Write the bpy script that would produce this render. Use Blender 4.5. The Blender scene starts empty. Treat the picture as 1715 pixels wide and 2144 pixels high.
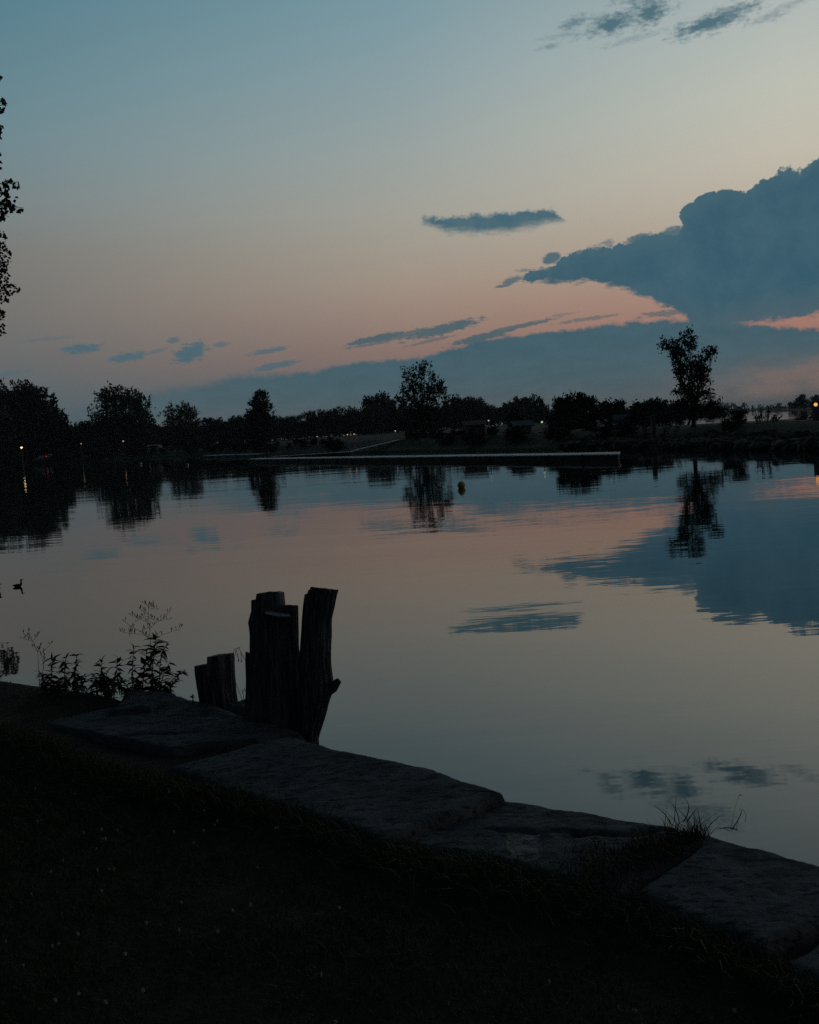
import bpy, bmesh, math, random
import numpy as np
from mathutils import Vector, Matrix

random.seed(7); rng = np.random.default_rng(11)
scene = bpy.context.scene
COL = scene.collection

# ------------------------------------------------------------------ camera
F = 1950.0; ROLL = 0.066; PITCH = math.atan((1072 - 904) / F); EYE = 2.6
_c = np.array([0.0, 0.0, EYE])
_f = np.array([0, math.cos(PITCH), -math.sin(PITCH)])
_U = np.array([0, math.sin(PITCH), math.cos(PITCH)]); _R = np.array([1.0, 0, 0])
_u = math.cos(ROLL) * _U + math.sin(ROLL) * _R
_r = math.cos(ROLL) * _R - math.sin(ROLL) * _U
def ray(px, py):
    d = _f * F + _r * (px - 857.5) - _u * (py - 1072)
    return d / np.linalg.norm(d)
def at(px, py, Y):                       # the point seen at a photo pixel, at ground distance Y
    d = ray(px, py); return _c + d * (Y / d[1])
def on(px, py, z):                       # the point seen at a photo pixel, at height z
    d = ray(px, py); return _c + d * ((z - EYE) / d[2])
def azel(px, py):
    d = ray(px, py); return math.degrees(math.atan2(d[0], d[1])), math.degrees(math.asin(d[2]))

cam = bpy.data.cameras.new("camera"); cam_o = bpy.data.objects.new("camera", cam); COL.objects.link(cam_o)
cam.sensor_fit = 'HORIZONTAL'; cam.sensor_width = 24.0; cam.lens = 24.0 * F / 1715.0
cam.clip_start = 0.05; cam.clip_end = 30000
m = Matrix(((_r[0], _u[0], -_f[0], 0), (_r[1], _u[1], -_f[1], 0), (_r[2], _u[2], -_f[2], EYE), (0, 0, 0, 1)))
cam_o.matrix_world = m
scene.camera = cam_o
scene.render.resolution_x = 819; scene.render.resolution_y = 1024

HAZE = 0.00014
# ------------------------------------------------------------------ exposure
scene.view_settings.view_transform = 'Standard'; scene.view_settings.look = 'None'
scene.view_settings.exposure = 0.0; scene.view_settings.gamma = 1.0
scene.view_settings.use_curve_mapping = False
scene.cycles.use_denoising = False
scene.cycles.max_bounces = 6; scene.cycles.transparent_max_bounces = 6
scene.cycles.caustics_reflective = False; scene.cycles.caustics_refractive = False

def lin(c):
    return tuple((x / 255 / 12.92) if x / 255 <= 0.04045 else ((x / 255 + 0.055) / 1.055) ** 2.4 for x in c)

# ------------------------------------------------------------------ node helpers
class NT:
    def __init__(self, tree): self.t = tree
    def n(self, typ, **kw):
        nd = self.t.nodes.new(typ)
        for k, v in kw.items(): setattr(nd, k, v)
        return nd
    def put(self, sock, v):
        if v is None: return
        if isinstance(v, bpy.types.NodeSocket): self.t.links.new(v, sock)
        else: sock.default_value = v
    def m(self, op, a, b=None, c=None, clamp=False):
        nd = self.n('ShaderNodeMath', operation=op); nd.use_clamp = clamp
        for i, v in enumerate((a, b, c)): self.put(nd.inputs[i], v)
        return nd.outputs[0]
    def mr(self, v, a, b, c=0.0, d=1.0, smooth=True):
        nd = self.n('ShaderNodeMapRange', interpolation_type='SMOOTHSTEP' if smooth else 'LINEAR')
        for k, x in zip(('Value', 'From Min', 'From Max', 'To Min', 'To Max'), (v, a, b, c, d)): self.put(nd.inputs[k], x)
        return nd.outputs[0]
    def mix(self, fac, a, b, blend='MIX'):
        nd = self.n('ShaderNodeMix', data_type='RGBA', blend_type=blend)
        self.put(nd.inputs[0], fac)
        for i, v in ((6, a), (7, b)):
            if isinstance(v, tuple) and len(v) == 3: v = (*v, 1)
            self.put(nd.inputs[i], v)
        return nd.outputs[2]
    def ramp(self, fac, stops, interp='LINEAR'):
        nd = self.n('ShaderNodeValToRGB'); cr = nd.color_ramp; cr.interpolation = interp
        while len(cr.elements) < len(stops): cr.elements.new(0.5)
        for e, (p, c) in zip(cr.elements, stops):
            e.position = p
        for e, (p, c) in zip(cr.elements, sorted(stops, key=lambda s: s[0])):
            e.position = p; e.color = (*c, 1)
        self.put(nd.inputs[0], fac)
        return nd.outputs[0]
    def vec(self, x, y, z=0.0):
        nd = self.n('ShaderNodeCombineXYZ')
        for i, v in enumerate((x, y, z)): self.put(nd.inputs[i], v)
        return nd.outputs[0]
    def noise(self, v, scale, detail=4.0, rough=0.55, dim='3D', dist=0.0):
        nd = self.n('ShaderNodeTexNoise', noise_dimensions=dim)
        self.put(nd.inputs['Vector'], v); nd.inputs['Scale'].default_value = scale
        nd.inputs['Detail'].default_value = detail; nd.inputs['Roughness'].default_value = rough
        nd.inputs['Distortion'].default_value = dist
        return nd.outputs[0]
    def puff(self, v, scale, smooth=0.35):
        nd = self.n('ShaderNodeTexVoronoi', voronoi_dimensions='2D', feature='SMOOTH_F1')
        self.put(nd.inputs['Vector'], v); nd.inputs['Scale'].default_value = scale
        nd.inputs['Smoothness'].default_value = smooth
        return nd.outputs['Distance']

# ------------------------------------------------------------------ sky: dusk gradient with drifting clouds (world)
world = bpy.data.worlds.new("World"); scene.world = world; world.use_nodes = True
world.node_tree.nodes.clear()
W = NT(world.node_tree)
gen = W.n('ShaderNodeTexCoord').outputs['Generated']
sep = W.n('ShaderNodeSeparateXYZ'); W.put(sep.inputs[0], gen)
az = W.m('MULTIPLY', W.m('ARCTAN2', sep.outputs[0], sep.outputs[1]), 180 / math.pi)
el = W.m('MULTIPLY', W.m('ARCSINE', sep.outputs[2]), 180 / math.pi)
elc = W.m('DIVIDE', W.m('MAXIMUM', el, 0.0), 90.0)
def sky_ramp(rows):
    return W.ramp(elc, [(e / 90.0, lin(c)) for e, c in rows])
left = sky_ramp([(0, (74, 98, 108)), (3, (88, 101, 106)), (5, (103, 106, 107)), (8, (118, 116, 113)), (11, (123, 123, 119)), (14, (121, 133, 135)), (17, (112, 137, 144)),
                 (20, (101, 134, 144)), (24, (87, 127, 141)), (31, (62, 96, 114)), (42, (34, 56, 72)), (60, (20, 34, 46)), (90, (16, 26, 36))])
mid = sky_ramp([(0, (90, 100, 104)), (3.5, (122, 108, 105)), (5, (140, 117, 109)), (7.5, (156, 136, 124)), (9, (161, 147, 133)), (11, (162, 155, 143)), (13, (162, 161, 152)), (16, (154, 163, 160)),
                (20, (138, 159, 164)), (24, (121, 152, 162)), (31, (80, 110, 123)), (42, (42, 62, 77)), (60, (22, 36, 47)), (90, (16, 26, 36))])
right = sky_ramp([(0, (120, 104, 100)), (3, (152, 113, 103)), (5.5, (168, 126, 112)), (7.5, (172, 142, 124)), (9.5, (178, 162, 145)), (12, (189, 180, 164)), (14, (193, 188, 173)), (17, (190, 192, 180)),
                  (21, (176, 185, 182)), (27, (140, 157, 161)), (34, (92, 114, 124)), (44, (46, 64, 76)), (60, (23, 36, 47)), (90, (16, 26, 36))])
back = sky_ramp([(0, (22, 30, 36)), (8, (30, 36, 43)), (20, (26, 36, 45)), (45, (20, 31, 41)), (90, (16, 26, 36))])
base = W.mix(W.mr(az, -22, 1, smooth=False), left, mid)
base = W.mix(W.mr(az, 1, 23, smooth=False), base, right)
base = W.mix(W.mr(W.m('ABSOLUTE', W.m('SUBTRACT', az, 18.0)), 48, 125), base, back)

P2 = W.vec(az, el)
Pst = W.vec(az, W.m('MULTIPLY', el, 2.6))
nb = W.m('SUBTRACT', W.noise(P2, 0.55, 6, 0.62, '2D'), 0.5)
ns = W.m('SUBTRACT', W.noise(Pst, 0.9, 6, 0.62, '2D'), 0.5)
nh = W.m('SUBTRACT', W.noise(Pst, 2.4, 5, 0.62, '2D'), 0.5)
nq = W.m('ADD', W.m('MULTIPLY', ns, 0.55), W.m('MULTIPLY', nh, 0.95))
pf = W.m('ADD', W.m('MULTIPLY', W.m('SUBTRACT', 0.45, W.puff(P2, 0.85)), 0.55), W.m('MULTIPLY', W.m('SUBTRACT', 0.45, W.puff(P2, 2.6)), 0.36))
pf = W.m('ADD', pf, W.m('ADD', W.m('MULTIPLY', W.m('SUBTRACT', 0.45, W.puff(P2, 6.0)), 0.20), W.m('MULTIPLY', nb, 0.40)))
AZ0, AZ1, ELM = -60.0, 90.0, 40.0
azn = W.mr(az, AZ0, AZ1, smooth=False)
def edge(pixels, extra_l=(), extra_r=()):
    pts = list(extra_l) + [azel(*p) for p in pixels] + list(extra_r)
    g = W.ramp(azn, [((a - AZ0) / (AZ1 - AZ0), (max(0, e) / ELM,) * 3) for a, e in pts])
    sp = W.n('ShaderNodeSeparateColor'); W.put(sp.inputs[0], g)
    return W.m('MULTIPLY', sp.outputs[0], ELM)
def lower_is(col, alpha, cloud): return W.mix(alpha, col, cloud)

# far cloud bank lying along the horizon
cu = edge([(0, 880), (100, 862), (250, 822), (400, 797), (500, 777), (640, 776), (700, 764), (760, 753), (850, 751), (900, 741), (960, 722), (1020, 706), (1150, 693),
           (1240, 681), (1380, 668), (1450, 668), (1550, 676), (1600, 680), (1715, 686)], [(-60, .2), (-40, .8)], [(34, 4.6), (50, 3.5), (70, 1.5), (90, 0.2)])
ac = W.mr(W.m('SUBTRACT', W.m('ADD', cu, W.m('ADD', W.m('MULTIPLY', pf, 0.30), W.m('MULTIPLY', ns, 0.5))), el), -0.06, W.mr(az, -22, 2, 1.0, 0.24))
fade = W.mr(az, -24, -4, 0.72, 1.0)
ac = W.m('MULTIPLY', ac, fade)
bank_col = W.ramp(elc, [(0, lin((92, 99, 100))), (1.2 / 90, lin((86, 97, 101))), (2.6 / 90, lin((75, 97, 105))), (4.5 / 90, lin((69, 96, 107))), (8 / 90, lin((70, 98, 109)))])
glow = W.m('MULTIPLY', W.mr(az, 13, 24), W.m('MULTIPLY', W.mr(el, 0.0, 1.2), W.m('SUBTRACT', 1.0, W.mr(el, 1.6, 3.6))))
glow = W.m('MULTIPLY', glow, W.mr(W.noise(Pst, 0.35, 3, 0.5, '2D'), 0.3, 0.65, 0.35, 0.95))
bank_col = W.mix(glow, bank_col, lin((124, 108, 103)))
var = W.mr(W.noise(Pst, 0.5, 5, 0.6, '2D'), 0.3, 0.7, 0.95, 1.05, smooth=False)
bank_col = W.mix(1.0, bank_col, W.vec(var, var, var), 'MULTIPLY')
sky = lower_is(base, ac, bank_col)

# thin streaks, puffs and the small high clouds: soft ellipses broken up by noise
def blob(px, py, rx, ry, tilt=0.0, soft=0.5, amp=1.3, dens=1.0, nz=None):
    a, e = azel(px, py); k = 1715 / 48.6
    rx, ry = rx / k, ry / k
    t = math.radians(tilt) + ROLL
    dx = W.m('SUBTRACT', az, a); dy = W.m('SUBTRACT', el, e)
    ux = W.m('ADD', W.m('MULTIPLY', dx, math.cos(t) / rx), W.m('MULTIPLY', dy, math.sin(t) / rx))
    uy = W.m('ADD', W.m('MULTIPLY', dx, -math.sin(t) / ry), W.m('MULTIPLY', dy, math.cos(t) / ry))
    q = W.m('SQRT', W.m('ADD', W.m('MULTIPLY', ux, ux), W.m('MULTIPLY', uy, uy)))
    v = W.m('ADD', W.m('SUBTRACT', 1.0, q), W.m('MULTIPLY', nz or nq, amp))
    return W.m('MULTIPLY', W.mr(v, 0.0, soft), dens)
nwide = W.m('ADD', W.m('MULTIPLY', ns, 0.95), W.m('MULTIPLY', nb, 0.5))
ntex = W.m('ADD', W.m('MULTIPLY', nwide, 0.8), W.m('MULTIPLY', nh, 0.9))
def gather(lst):
    o = None
    for b in lst:
        o = b if o is None else W.m('MAXIMUM', o, b)
    return o
low = gather([blob(172, 731, 52, 12, 0, .6, 1.4, .9), blob(268, 748, 52, 11, 4, .6, 1.4, .9), blob(400, 738, 46, 22, 12, .5, 1.8, .95), blob(462, 722, 26, 6, 0, .5, 1.3, .6),
              blob(362, 712, 16, 7, 0, .4, 1.3, .7), blob(330, 735, 30, 5, 8, .5, 1.3, .5), blob(560, 735, 55, 7, 5, .5, 1.3, .75), blob(575, 766, 60, 9, 4, .5, 1.3, .8),
              blob(0, 785, 70, 9, 2, .6, 1.3, .5), blob(100, 710, 70, 5, 0, .6, 1.4, .35)])
streak = gather([blob(860, 699, 120, 9, 5, .5, 1.3, .8), blob(790, 709, 75, 9, 4, .35, 1.1, .95), blob(925, 690, 105, 14, 5, .45, 1.3, .95), blob(770, 722, 55, 4, 2, .5, 1.2, .7), blob(1085, 684, 110, 6, 4, .5, 1.3, .85),
                 blob(1230, 668, 80, 5, 0, .5, 1.7, .6), blob(1390, 656, 60, 8, -4, .5, 1.8, .7), blob(900, 714, 75, 4, 5, .5, 1.3, .6), blob(1010, 706, 90, 9, 6, .4, 1.3, .95),
                 blob(1175, 659, 40, 3, 0, .5, 1.5, .4)])
torn = gather([blob(1155, 541, 26, 12, 3, .5, 1.3, .9, nwide), blob(1072, 587, 34, 9, 8, .6, 1.5, .8), blob(1055, 598, 26, 4, 2, .5, 1.2, .8), blob(1225, 528, 46, 10, 8, .6, 1.5, .85), blob(1272, 508, 20, 12, 0, .8, 1.8, .6),
               blob(1405, 489, 30, 15, 10, .5, 1.5, .9), blob(1125, 577, 36, 15, 4, .3, 1.1, 1.0), blob(1100, 565, 22, 6, 0, .8, 1.9, .6), blob(1335, 500, 36, 10, 10, .5, 1.2, .9)])
bulge = gather([blob(1452, 452, 29, 27, 0, .10, .5, 1, nwide), blob(1482, 432, 32, 28, 0, .10, .5, 1, nwide), blob(1520, 430, 40, 30, 0, .1, .5, 1, nwide)])
high = gather([blob(1300, 45, 118, 26, 2, 1.0, 1.5, .8, ntex), blob(1500, 44, 112, 25, 3, .9, 1.4, .9, ntex), blob(1205, 46, 46, 18, 2, 1.0, 1.5, .75, ntex), blob(1280, 50, 50, 24, 5, .8, 1.2, 1.0, ntex), blob(1355, 26, 58, 34, 12, .9, 1.3, 1.0, ntex),
               blob(1480, 50, 76, 16, 4, .7, 1.0, 1.0, ntex), blob(1535, 26, 60, 18, 6, .9, 1.4, .9, ntex), blob(1150, 97, 34, 8, 0, 1.2, 1.8, .55), blob(1610, 34, 54, 16, 4, 1.2, 2.0, .5), blob(1330, 80, 120, 10, 2, 1.2, 1.9, .35),
               blob(1660, 8, 50, 10, 4, 1.2, 2.0, .45), blob(1390, -40, 120, 34, 6, 1.0, 1.8, .7, ntex), blob(1180, 72, 60, 10, 0, 1.2, 1.9, .4)])
sky = lower_is(sky, low, lin((76, 103, 114)))
sky = lower_is(sky, streak, lin((77, 98, 106)))
sky = lower_is(sky, high, lin((82, 112, 124)))

# small dark lens-shaped cloud
lu = edge([(872, 462), (885, 452), (930, 450), (1000, 448), (1050, 444), (1090, 442), (1120, 436), (1160, 437), (1175, 452), (1196, 459)], [(-60, 0)], [(30, 0), (90, 0)])
ll = edge([(872, 464), (900, 474), (930, 488), (1000, 492), (1060, 488), (1120, 478), (1170, 466), (1196, 461)], [(-60, 40)], [(30, 40), (90, 40)])
inlens = W.m('MULTIPLY', W.mr(az, azel(846, 462)[0], azel(915, 462)[0]), W.m('SUBTRACT', 1.0, W.mr(az, azel(1150, 455)[0], azel(1216, 458)[0])))
lt = W.m('SUBTRACT', W.m('ADD', lu, W.m('ADD', W.m('MULTIPLY', pf, 0.5), W.m('MULTIPLY', nh, 0.12))), el)
lb = W.m('SUBTRACT', el, W.m('ADD', ll, W.m('MULTIPLY', ns, 0.7)))
al = W.m('MULTIPLY', W.mr(lt, -0.04, 0.26), W.mr(lb, -0.2, 0.50))
al = W.m('MULTIPLY', al, W.mr(W.m('ADD', W.m('MULTIPLY', inlens, 1.5), W.m('MULTIPLY', nq, 1.6)), 0.22, 0.8))
sky = lower_is(sky, al, W.mix(W.mr(W.noise(P2, 0.7, 4, .6, '2D'), .3, .7), lin((70, 103, 116)), lin((80, 109, 119))))

# great anvil cloud coming in from the right
bu = edge([(1030, 602), (1045, 590), (1100, 568), (1135, 556), (1160, 544), (1210, 528), (1300, 508), (1400, 486), (1428, 478), (1437, 440), (1480, 406), (1550, 402),
           (1600, 376), (1640, 355), (1680, 352), (1700, 330), (1715, 322)], [(-60, 0), (azel(1020, 604)[0], 0)], [(27, 16.5), (32, 20), (40, 21), (50, 15), (60, 6), (70, 0), (90, 0)])
bl = edge([(1030, 604), (1100, 594), (1150, 594), (1220, 592), (1290, 604), (1370, 632), (1420, 655), (1450, 680), (1520, 690), (1600, 672), (1660, 670), (1715, 662)],
          [(-60, 40), (azel(1018, 604)[0], 40)], [(30, 6), (45, 5), (60, 6), (66, 40), (90, 40)])
bt = W.m('SUBTRACT', W.m('ADD', bu, W.m('MULTIPLY', pf, 0.95)), el)
bb = W.m('SUBTRACT', el, W.m('ADD', bl, W.m('MULTIPLY', W.m('ADD', ns, W.m('MULTIPLY', nb, 0.5)), 1.0)))
thin = W.mr(az, azel(1030, 600)[0], azel(1180, 600)[0])
wisp = W.mr(W.m('ADD', W.m('MULTIPLY', thin, 2.6), W.m('MULTIPLY', W.m('ADD', nb, W.m('MULTIPLY', nh, .5)), 2.6)), 0.40, 0.85)
aa = W.m('MULTIPLY', W.mr(bt, -0.05, 0.16), W.mr(bb, -0.10, 0.26))
aa = W.m('MULTIPLY', aa, W.m('MULTIPLY', wisp, W.mr(az, azel(1110, 604)[0], azel(1160, 604)[0])))
aa = W.m('MAXIMUM', aa, W.m('MAXIMUM', torn, bulge))
lit = W.mr(W.noise(P2, 0.45, 5, 0.6, '2D'), 0.3, 0.7)
lit = W.m('ADD', W.m('MULTIPLY', lit, .7), W.m('MULTIPLY', W.mr(pf, -.1, .35), .3))
big_col = W.mix(lit, lin((56, 91, 107)), lin((66, 99, 114)))
rim = W.m('MULTIPLY', W.m('SUBTRACT', 1.0, W.mr(bt, 0.05, 1.0)), 0.3)
big_col = W.mix(rim, big_col, lin((84, 112, 123)))
under = W.m('MULTIPLY', W.m('SUBTRACT', 1.0, W.mr(bb, 0.1, 2.2)), W.mr(az, 14, 22, .15, .7))
big_col = W.mix(under, big_col, lin((80, 98, 106)))
sky = lower_is(sky, aa, big_col)
bg = W.n('ShaderNodeBackground'); W.put(bg.inputs[0], sky); bg.inputs[1].default_value = 1.0
wo = W.n('ShaderNodeOutputWorld'); world.node_tree.links.new(bg.outputs[0], wo.inputs[0])
world.cycles.sampling_method = 'MANUAL'; world.cycles.sample_map_resolution = 512

# ------------------------------------------------------------------ the sun has set: only a faint broad afterglow from beyond the right
sun = bpy.data.lights.new("sun", 'SUN'); sun.energy = 0.01; sun.angle = math.radians(20); sun.color = (1.0, 0.8, 0.66)
sun_o = bpy.data.objects.new("sun", sun); COL.objects.link(sun_o)
sd = Vector((math.sin(math.radians(42)), math.cos(math.radians(42)), math.sin(math.radians(5))))
sun_o.rotation_euler = sd.to_track_quat('Z', 'Y').to_euler()
sun_o.location = (60, 60, 40)

# ------------------------------------------------------------------ materials
MATS = {}
def mat(name, color, rough=0.85, var=0.35, scale=6.0, bump=0.0, bscale=40.0, stretch=(1, 1, 1), spec=0.2, metal=0.0, color2=None):
    if name in MATS: return MATS[name]
    mt = bpy.data.materials.new(name); mt.use_nodes = True; mt.node_tree.nodes.clear()
    T = NT(mt.node_tree)
    co = T.n('ShaderNodeTexCoord').outputs['Object']
    mp = T.n('ShaderNodeMapping'); T.put(mp.inputs[0], co); mp.inputs['Scale'].default_value = stretch
    nz = T.noise(mp.outputs[0], scale, 5, 0.6)
    c2 = color2 or tuple(x * (1 + var) for x in color)
    c1 = color if color2 else tuple(x * (1 - var) for x in color)
    colr = T.mix(T.mr(nz, 0.3, 0.7), c1, c2)
    b = T.n('ShaderNodeBsdfPrincipled'); T.put(b.inputs['Base Color'], colr)
    b.inputs['Roughness'].default_value = rough; b.inputs['Specular IOR Level'].default_value = spec
    b.inputs['Metallic'].default_value = metal
    if bump:
        bp = T.n('ShaderNodeBump'); bp.inputs['Strength'].default_value = bump; bp.inputs['Distance'].default_value = 0.02
        T.put(bp.inputs['Height'], T.noise(mp.outputs[0], bscale, 6, 0.65)); T.put(b.inputs['Normal'], bp.outputs[0])
    o = T.n('ShaderNodeOutputMaterial'); mt.node_tree.links.new(b.outputs[0], o.inputs[0])
    MATS[name] = mt; return mt
def glow_mat(name, color, strength):
    mt = bpy.data.materials.new(name); mt.use_nodes = True; mt.node_tree.nodes.clear(); T = NT(mt.node_tree)
    e = T.n('ShaderNodeEmission'); e.inputs[0].default_value = (*color, 1); e.inputs[1].default_value = strength
    o = T.n('ShaderNodeOutputMaterial'); mt.node_tree.links.new(e.outputs[0], o.inputs[0]); return mt

def water_mat():
    mt = bpy.data.materials.new('still_lake_water'); mt.use_nodes = True; mt.node_tree.nodes.clear(); T = NT(mt.node_tree)
    co = T.n('ShaderNodeTexCoord').outputs['Object']
    def layer(sx, sy, scale, det=3.0, rough=.5, rot=0.0):
        mp = T.n('ShaderNodeMapping'); T.put(mp.inputs[0], co); mp.inputs['Scale'].default_value = (sx, sy, 1); mp.inputs['Rotation'].default_value = (0, 0, rot)
        return T.noise(mp.outputs[0], scale, det, rough)
    h = T.m('MULTIPLY', layer(.45, 1.3, 1.3, 3, .5, -.12), 0.0040)
    h = T.m('ADD', h, T.m('MULTIPLY', layer(.35, 1.2, .30, 3, .5, .2), 0.0095))
    h = T.m('ADD', h, T.m('MULTIPLY', layer(.4, 1.0, .06, 2, .5, .1), 0.022))
    calm = T.mr(layer(.5, 1.6, .035, 3, .55, .15), .35, .65, .55, 1.15)
    bp = T.n('ShaderNodeBump'); bp.inputs['Strength'].default_value = 1.0; bp.inputs['Distance'].default_value = 1.0
    T.put(bp.inputs['Height'], T.m('MULTIPLY', h, calm))
    fr = T.n('ShaderNodeFresnel'); fr.inputs['IOR'].default_value = 1.84
    T.put(fr.inputs['Normal'], bp.outputs[0])
    g = T.n('ShaderNodeBsdfGlossy'); g.inputs['Roughness'].default_value = 0.02; g.inputs['Color'].default_value = (.97, .97, .97, 1)
    T.put(g.inputs['Normal'], bp.outputs[0])
    d = T.n('ShaderNodeBsdfDiffuse'); d.inputs['Color'].default_value = (.020, .030, .032, 1)
    mx = T.n('ShaderNodeMixShader'); T.put(mx.inputs[0], fr.outputs[0])
    mt.node_tree.links.new(d.outputs[0], mx.inputs[1]); mt.node_tree.links.new(g.outputs[0], mx.inputs[2])
    o = T.n('ShaderNodeOutputMaterial'); mt.node_tree.links.new(mx.outputs[0], o.inputs[0]); return mt

def stone_mat(name, c1, c2, moss=0.5):
    mt = bpy.data.materials.new(name); mt.use_nodes = True; mt.node_tree.nodes.clear(); T = NT(mt.node_tree)
    co = T.n('ShaderNodeTexCoord').outputs['Object']
    n1 = T.noise(co, 3.0, 8, .65); n2 = T.noise(co, 26, 6, .7); n3 = T.noise(co, 140, 3, .6)
    mp = T.n('ShaderNodeMapping'); T.put(mp.inputs[0], co); mp.inputs['Scale'].default_value = (1, 2.6, 3); mp.inputs['Rotation'].default_value = (0, 0, .5)
    pit = T.noise(mp.outputs[0], 14, 5, .6)
    c = T.mix(T.mr(n1, .32, .68), c1, c2)
    c = T.mix(T.mr(n2, .50, .72, 0, .55), c, tuple(x * .45 for x in c1))
    c = T.mix(T.mr(pit, .53, .62, 0, .75), c, tuple(x * .3 for x in c1))
    st = T.noise(co, 1.1, 5, .6, dist=.6); c = T.mix(T.mr(st, .47, .60, 0, .6), c, tuple(x * .42 for x in c1))
    c = T.mix(T.mr(n3, .55, .75, 0, .35), c, tuple(min(1, x * 1.5) for x in c2))
    b = T.n('ShaderNodeBsdfPrincipled'); T.put(b.inputs['Base Color'], c); b.inputs['Roughness'].default_value = .86; b.inputs['Specular IOR Level'].default_value = .12
    hh = T.m('ADD', T.m('MULTIPLY', n2, .5), T.m('ADD', T.m('MULTIPLY', n3, .16), T.m('MULTIPLY', T.mr(pit, .50, .68), -.55)))
    bp = T.n('ShaderNodeBump'); bp.inputs['Strength'].default_value = .6; bp.inputs['Distance'].default_value = .018
    T.put(bp.inputs['Height'], hh); T.put(b.inputs['Normal'], bp.outputs[0])
    o = T.n('ShaderNodeOutputMaterial'); mt.node_tree.links.new(b.outputs[0], o.inputs[0]); return mt

M_LEAF = mat('dark_foliage', (.040, .055, .030), .8, .45, .35)
M_LEAF2 = mat('bluish_foliage', (.034, .050, .034), .8, .45, .35)
M_POP = mat('poplar_leaf', (.045, .060, .030), .7, .3, 3)
M_WEED = mat('weed_leaf', (.045, .065, .030), .75, .35, 9)
M_STEM = mat('weed_stem', (.06, .06, .035), .8, .3, 20)
M_DRY = mat('dry_stem', (.12, .10, .06), .85, .3, 20)
M_BARK = mat('tree_bark', (.06, .05, .04), .9, .4, 5, .8, 18, (3, 3, .6))
M_STUMP = mat('weathered_bark', (.112, .122, .130), .92, .7, 11, 1.0, 16, (6, 6, .45), .1)
M_CUT = mat('sawn_wood', (.17, .17, .165), .85, .35, 30, .5, 60, (1, 1, 1), .15)
M_LEDGE = mat('bare_sawn_wood', (.34, .35, .36), .8, .25, 40, .3, 60)
M_SOIL = mat('lawn_soil', (.035, .032, .022), .95, .4, 5, .6, 30)
M_GRASS = mat('grass_blade', (.050, .060, .026), .75, .5, 2.2, color2=(.040, .068, .026))
M_FRINGE = mat('fringe_blade', (.085, .085, .045), .7, .5, 5.0, color2=(.06, .09, .035))
M_DRYG = mat('dry_grass', (.10, .085, .045), .8, .4, 4)
M_BANK = mat('far_bank_turf', (.026, .030, .017), .95, .4, .25)
M_SAND = mat('beach_sand', (.24, .20, .15), .95, .15, .15)
M_PATH = mat('pale_path', (.34, .31, .27), .9, .12, .6)
M_ROCK = mat('bank_rock', (.085, .08, .075), .9, .4, 1.2)
M_DECK = mat('dock_deck', (.55, .56, .56), .6, .15, 3, .2, 20, spec=.5)
M_FLOAT = mat('dock_float', (.03, .032, .034), .7, .3, 2)
M_STEEL = mat('galvanised_steel', (.35, .36, .37), .5, .15, 4, spec=.5)
M_WHITE = mat('white_paint', (.75, .75, .73), .5, .06, 2, spec=.4)
M_YEL = mat('buoy_yellow', (.55, .42, .14), .6, .2, 6, spec=.3)
M_DUCK = mat('dark_plumage', (.05, .045, .04), .8, .4, 18)
M_BILL = mat('duck_bill', (.06, .05, .03), .6, .2, 10)
M_CAR = mat('car_paint_grey', (.30, .31, .32), .35, .08, 2, spec=.5)
M_CARW = mat('car_paint_white', (.7, .7, .7), .35, .06, 2, spec=.5)
M_GLASS = mat('dark_glass', (.02, .025, .03), .08, .1, 2, spec=.6)
M_TYRE = mat('tyre_rubber', (.02, .02, .02), .8, .2, 8)
M_POST = mat('weathered_post', (.12, .11, .10), .85, .3, 5)
M_ROOF = mat('pale_roof', (.10, .115, .12), .6, .12, 1)
M_WALLP = mat('pale_wall', (.12, .115, .105), .8, .12, 1)
M_CLOVER = mat('clover_white', (.40, .38, .35), .8, .15, 60)
M_HILL = mat('far_woods', (.030, .044, .032), .9, .4, .02)
M_STONE = stone_mat('slab_limestone', (.078, .085, .092), (.145, .153, .160))
M_STONEP = stone_mat('slab_spall', (.20, .19, .185), (.31, .295, .28))
M_ORANGE = glow_mat('orange_lamp_glow', (1.0, .40, .05), 1.15)
M_WARM = glow_mat('warm_lamp_glow', (1.0, .62, .30), .55)
M_WARM2 = glow_mat('bright_warm_lamp_glow', (1.0, .66, .30), 2.4)
M_COOL = glow_mat('greenish_lamp_glow', (.72, 1.0, .55), .7)
M_TAIL = glow_mat('tail_light_glow', (1.0, .05, .06), .7)
M_PALEL = glow_mat('white_lamp_glow', (.9, 1.0, .9), .45)

# ------------------------------------------------------------------ mesh helpers
def mesh_np(name, V, T, mats, mi=None, smooth=False):
    V = np.asarray(V, np.float32); T = np.asarray(T, np.int32)
    k = T.shape[1]; me = bpy.data.meshes.new(name)
    me.vertices.add(len(V)); me.vertices.foreach_set('co', V.ravel())
    me.loops.add(T.size); me.loops.foreach_set('vertex_index', T.ravel())
    me.polygons.add(len(T)); me.polygons.foreach_set('loop_start', np.arange(0, T.size, k, dtype=np.int32))
    if smooth: me.polygons.foreach_set('use_smooth', np.ones(len(T), bool))
    for x in (mats if isinstance(mats, (list, tuple)) else [mats]): me.materials.append(x)
    if mi is not None: me.polygons.foreach_set('material_index', np.asarray(mi, np.int32))
    me.update(calc_edges=True); me.validate()
    return me
def link(name, me, parent=None, loc=None):
    o = bpy.data.objects.new(name, me); COL.objects.link(o)
    if parent is not None: o.parent = parent
    if loc is not None: o.location = loc
    return o
def tag(o, label=None, cat=None, group=None, kind=None):
    if label: o['label'] = label
    if cat: o['category'] = cat
    if group: o['group'] = group
    if kind: o['kind'] = kind
    return o
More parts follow.
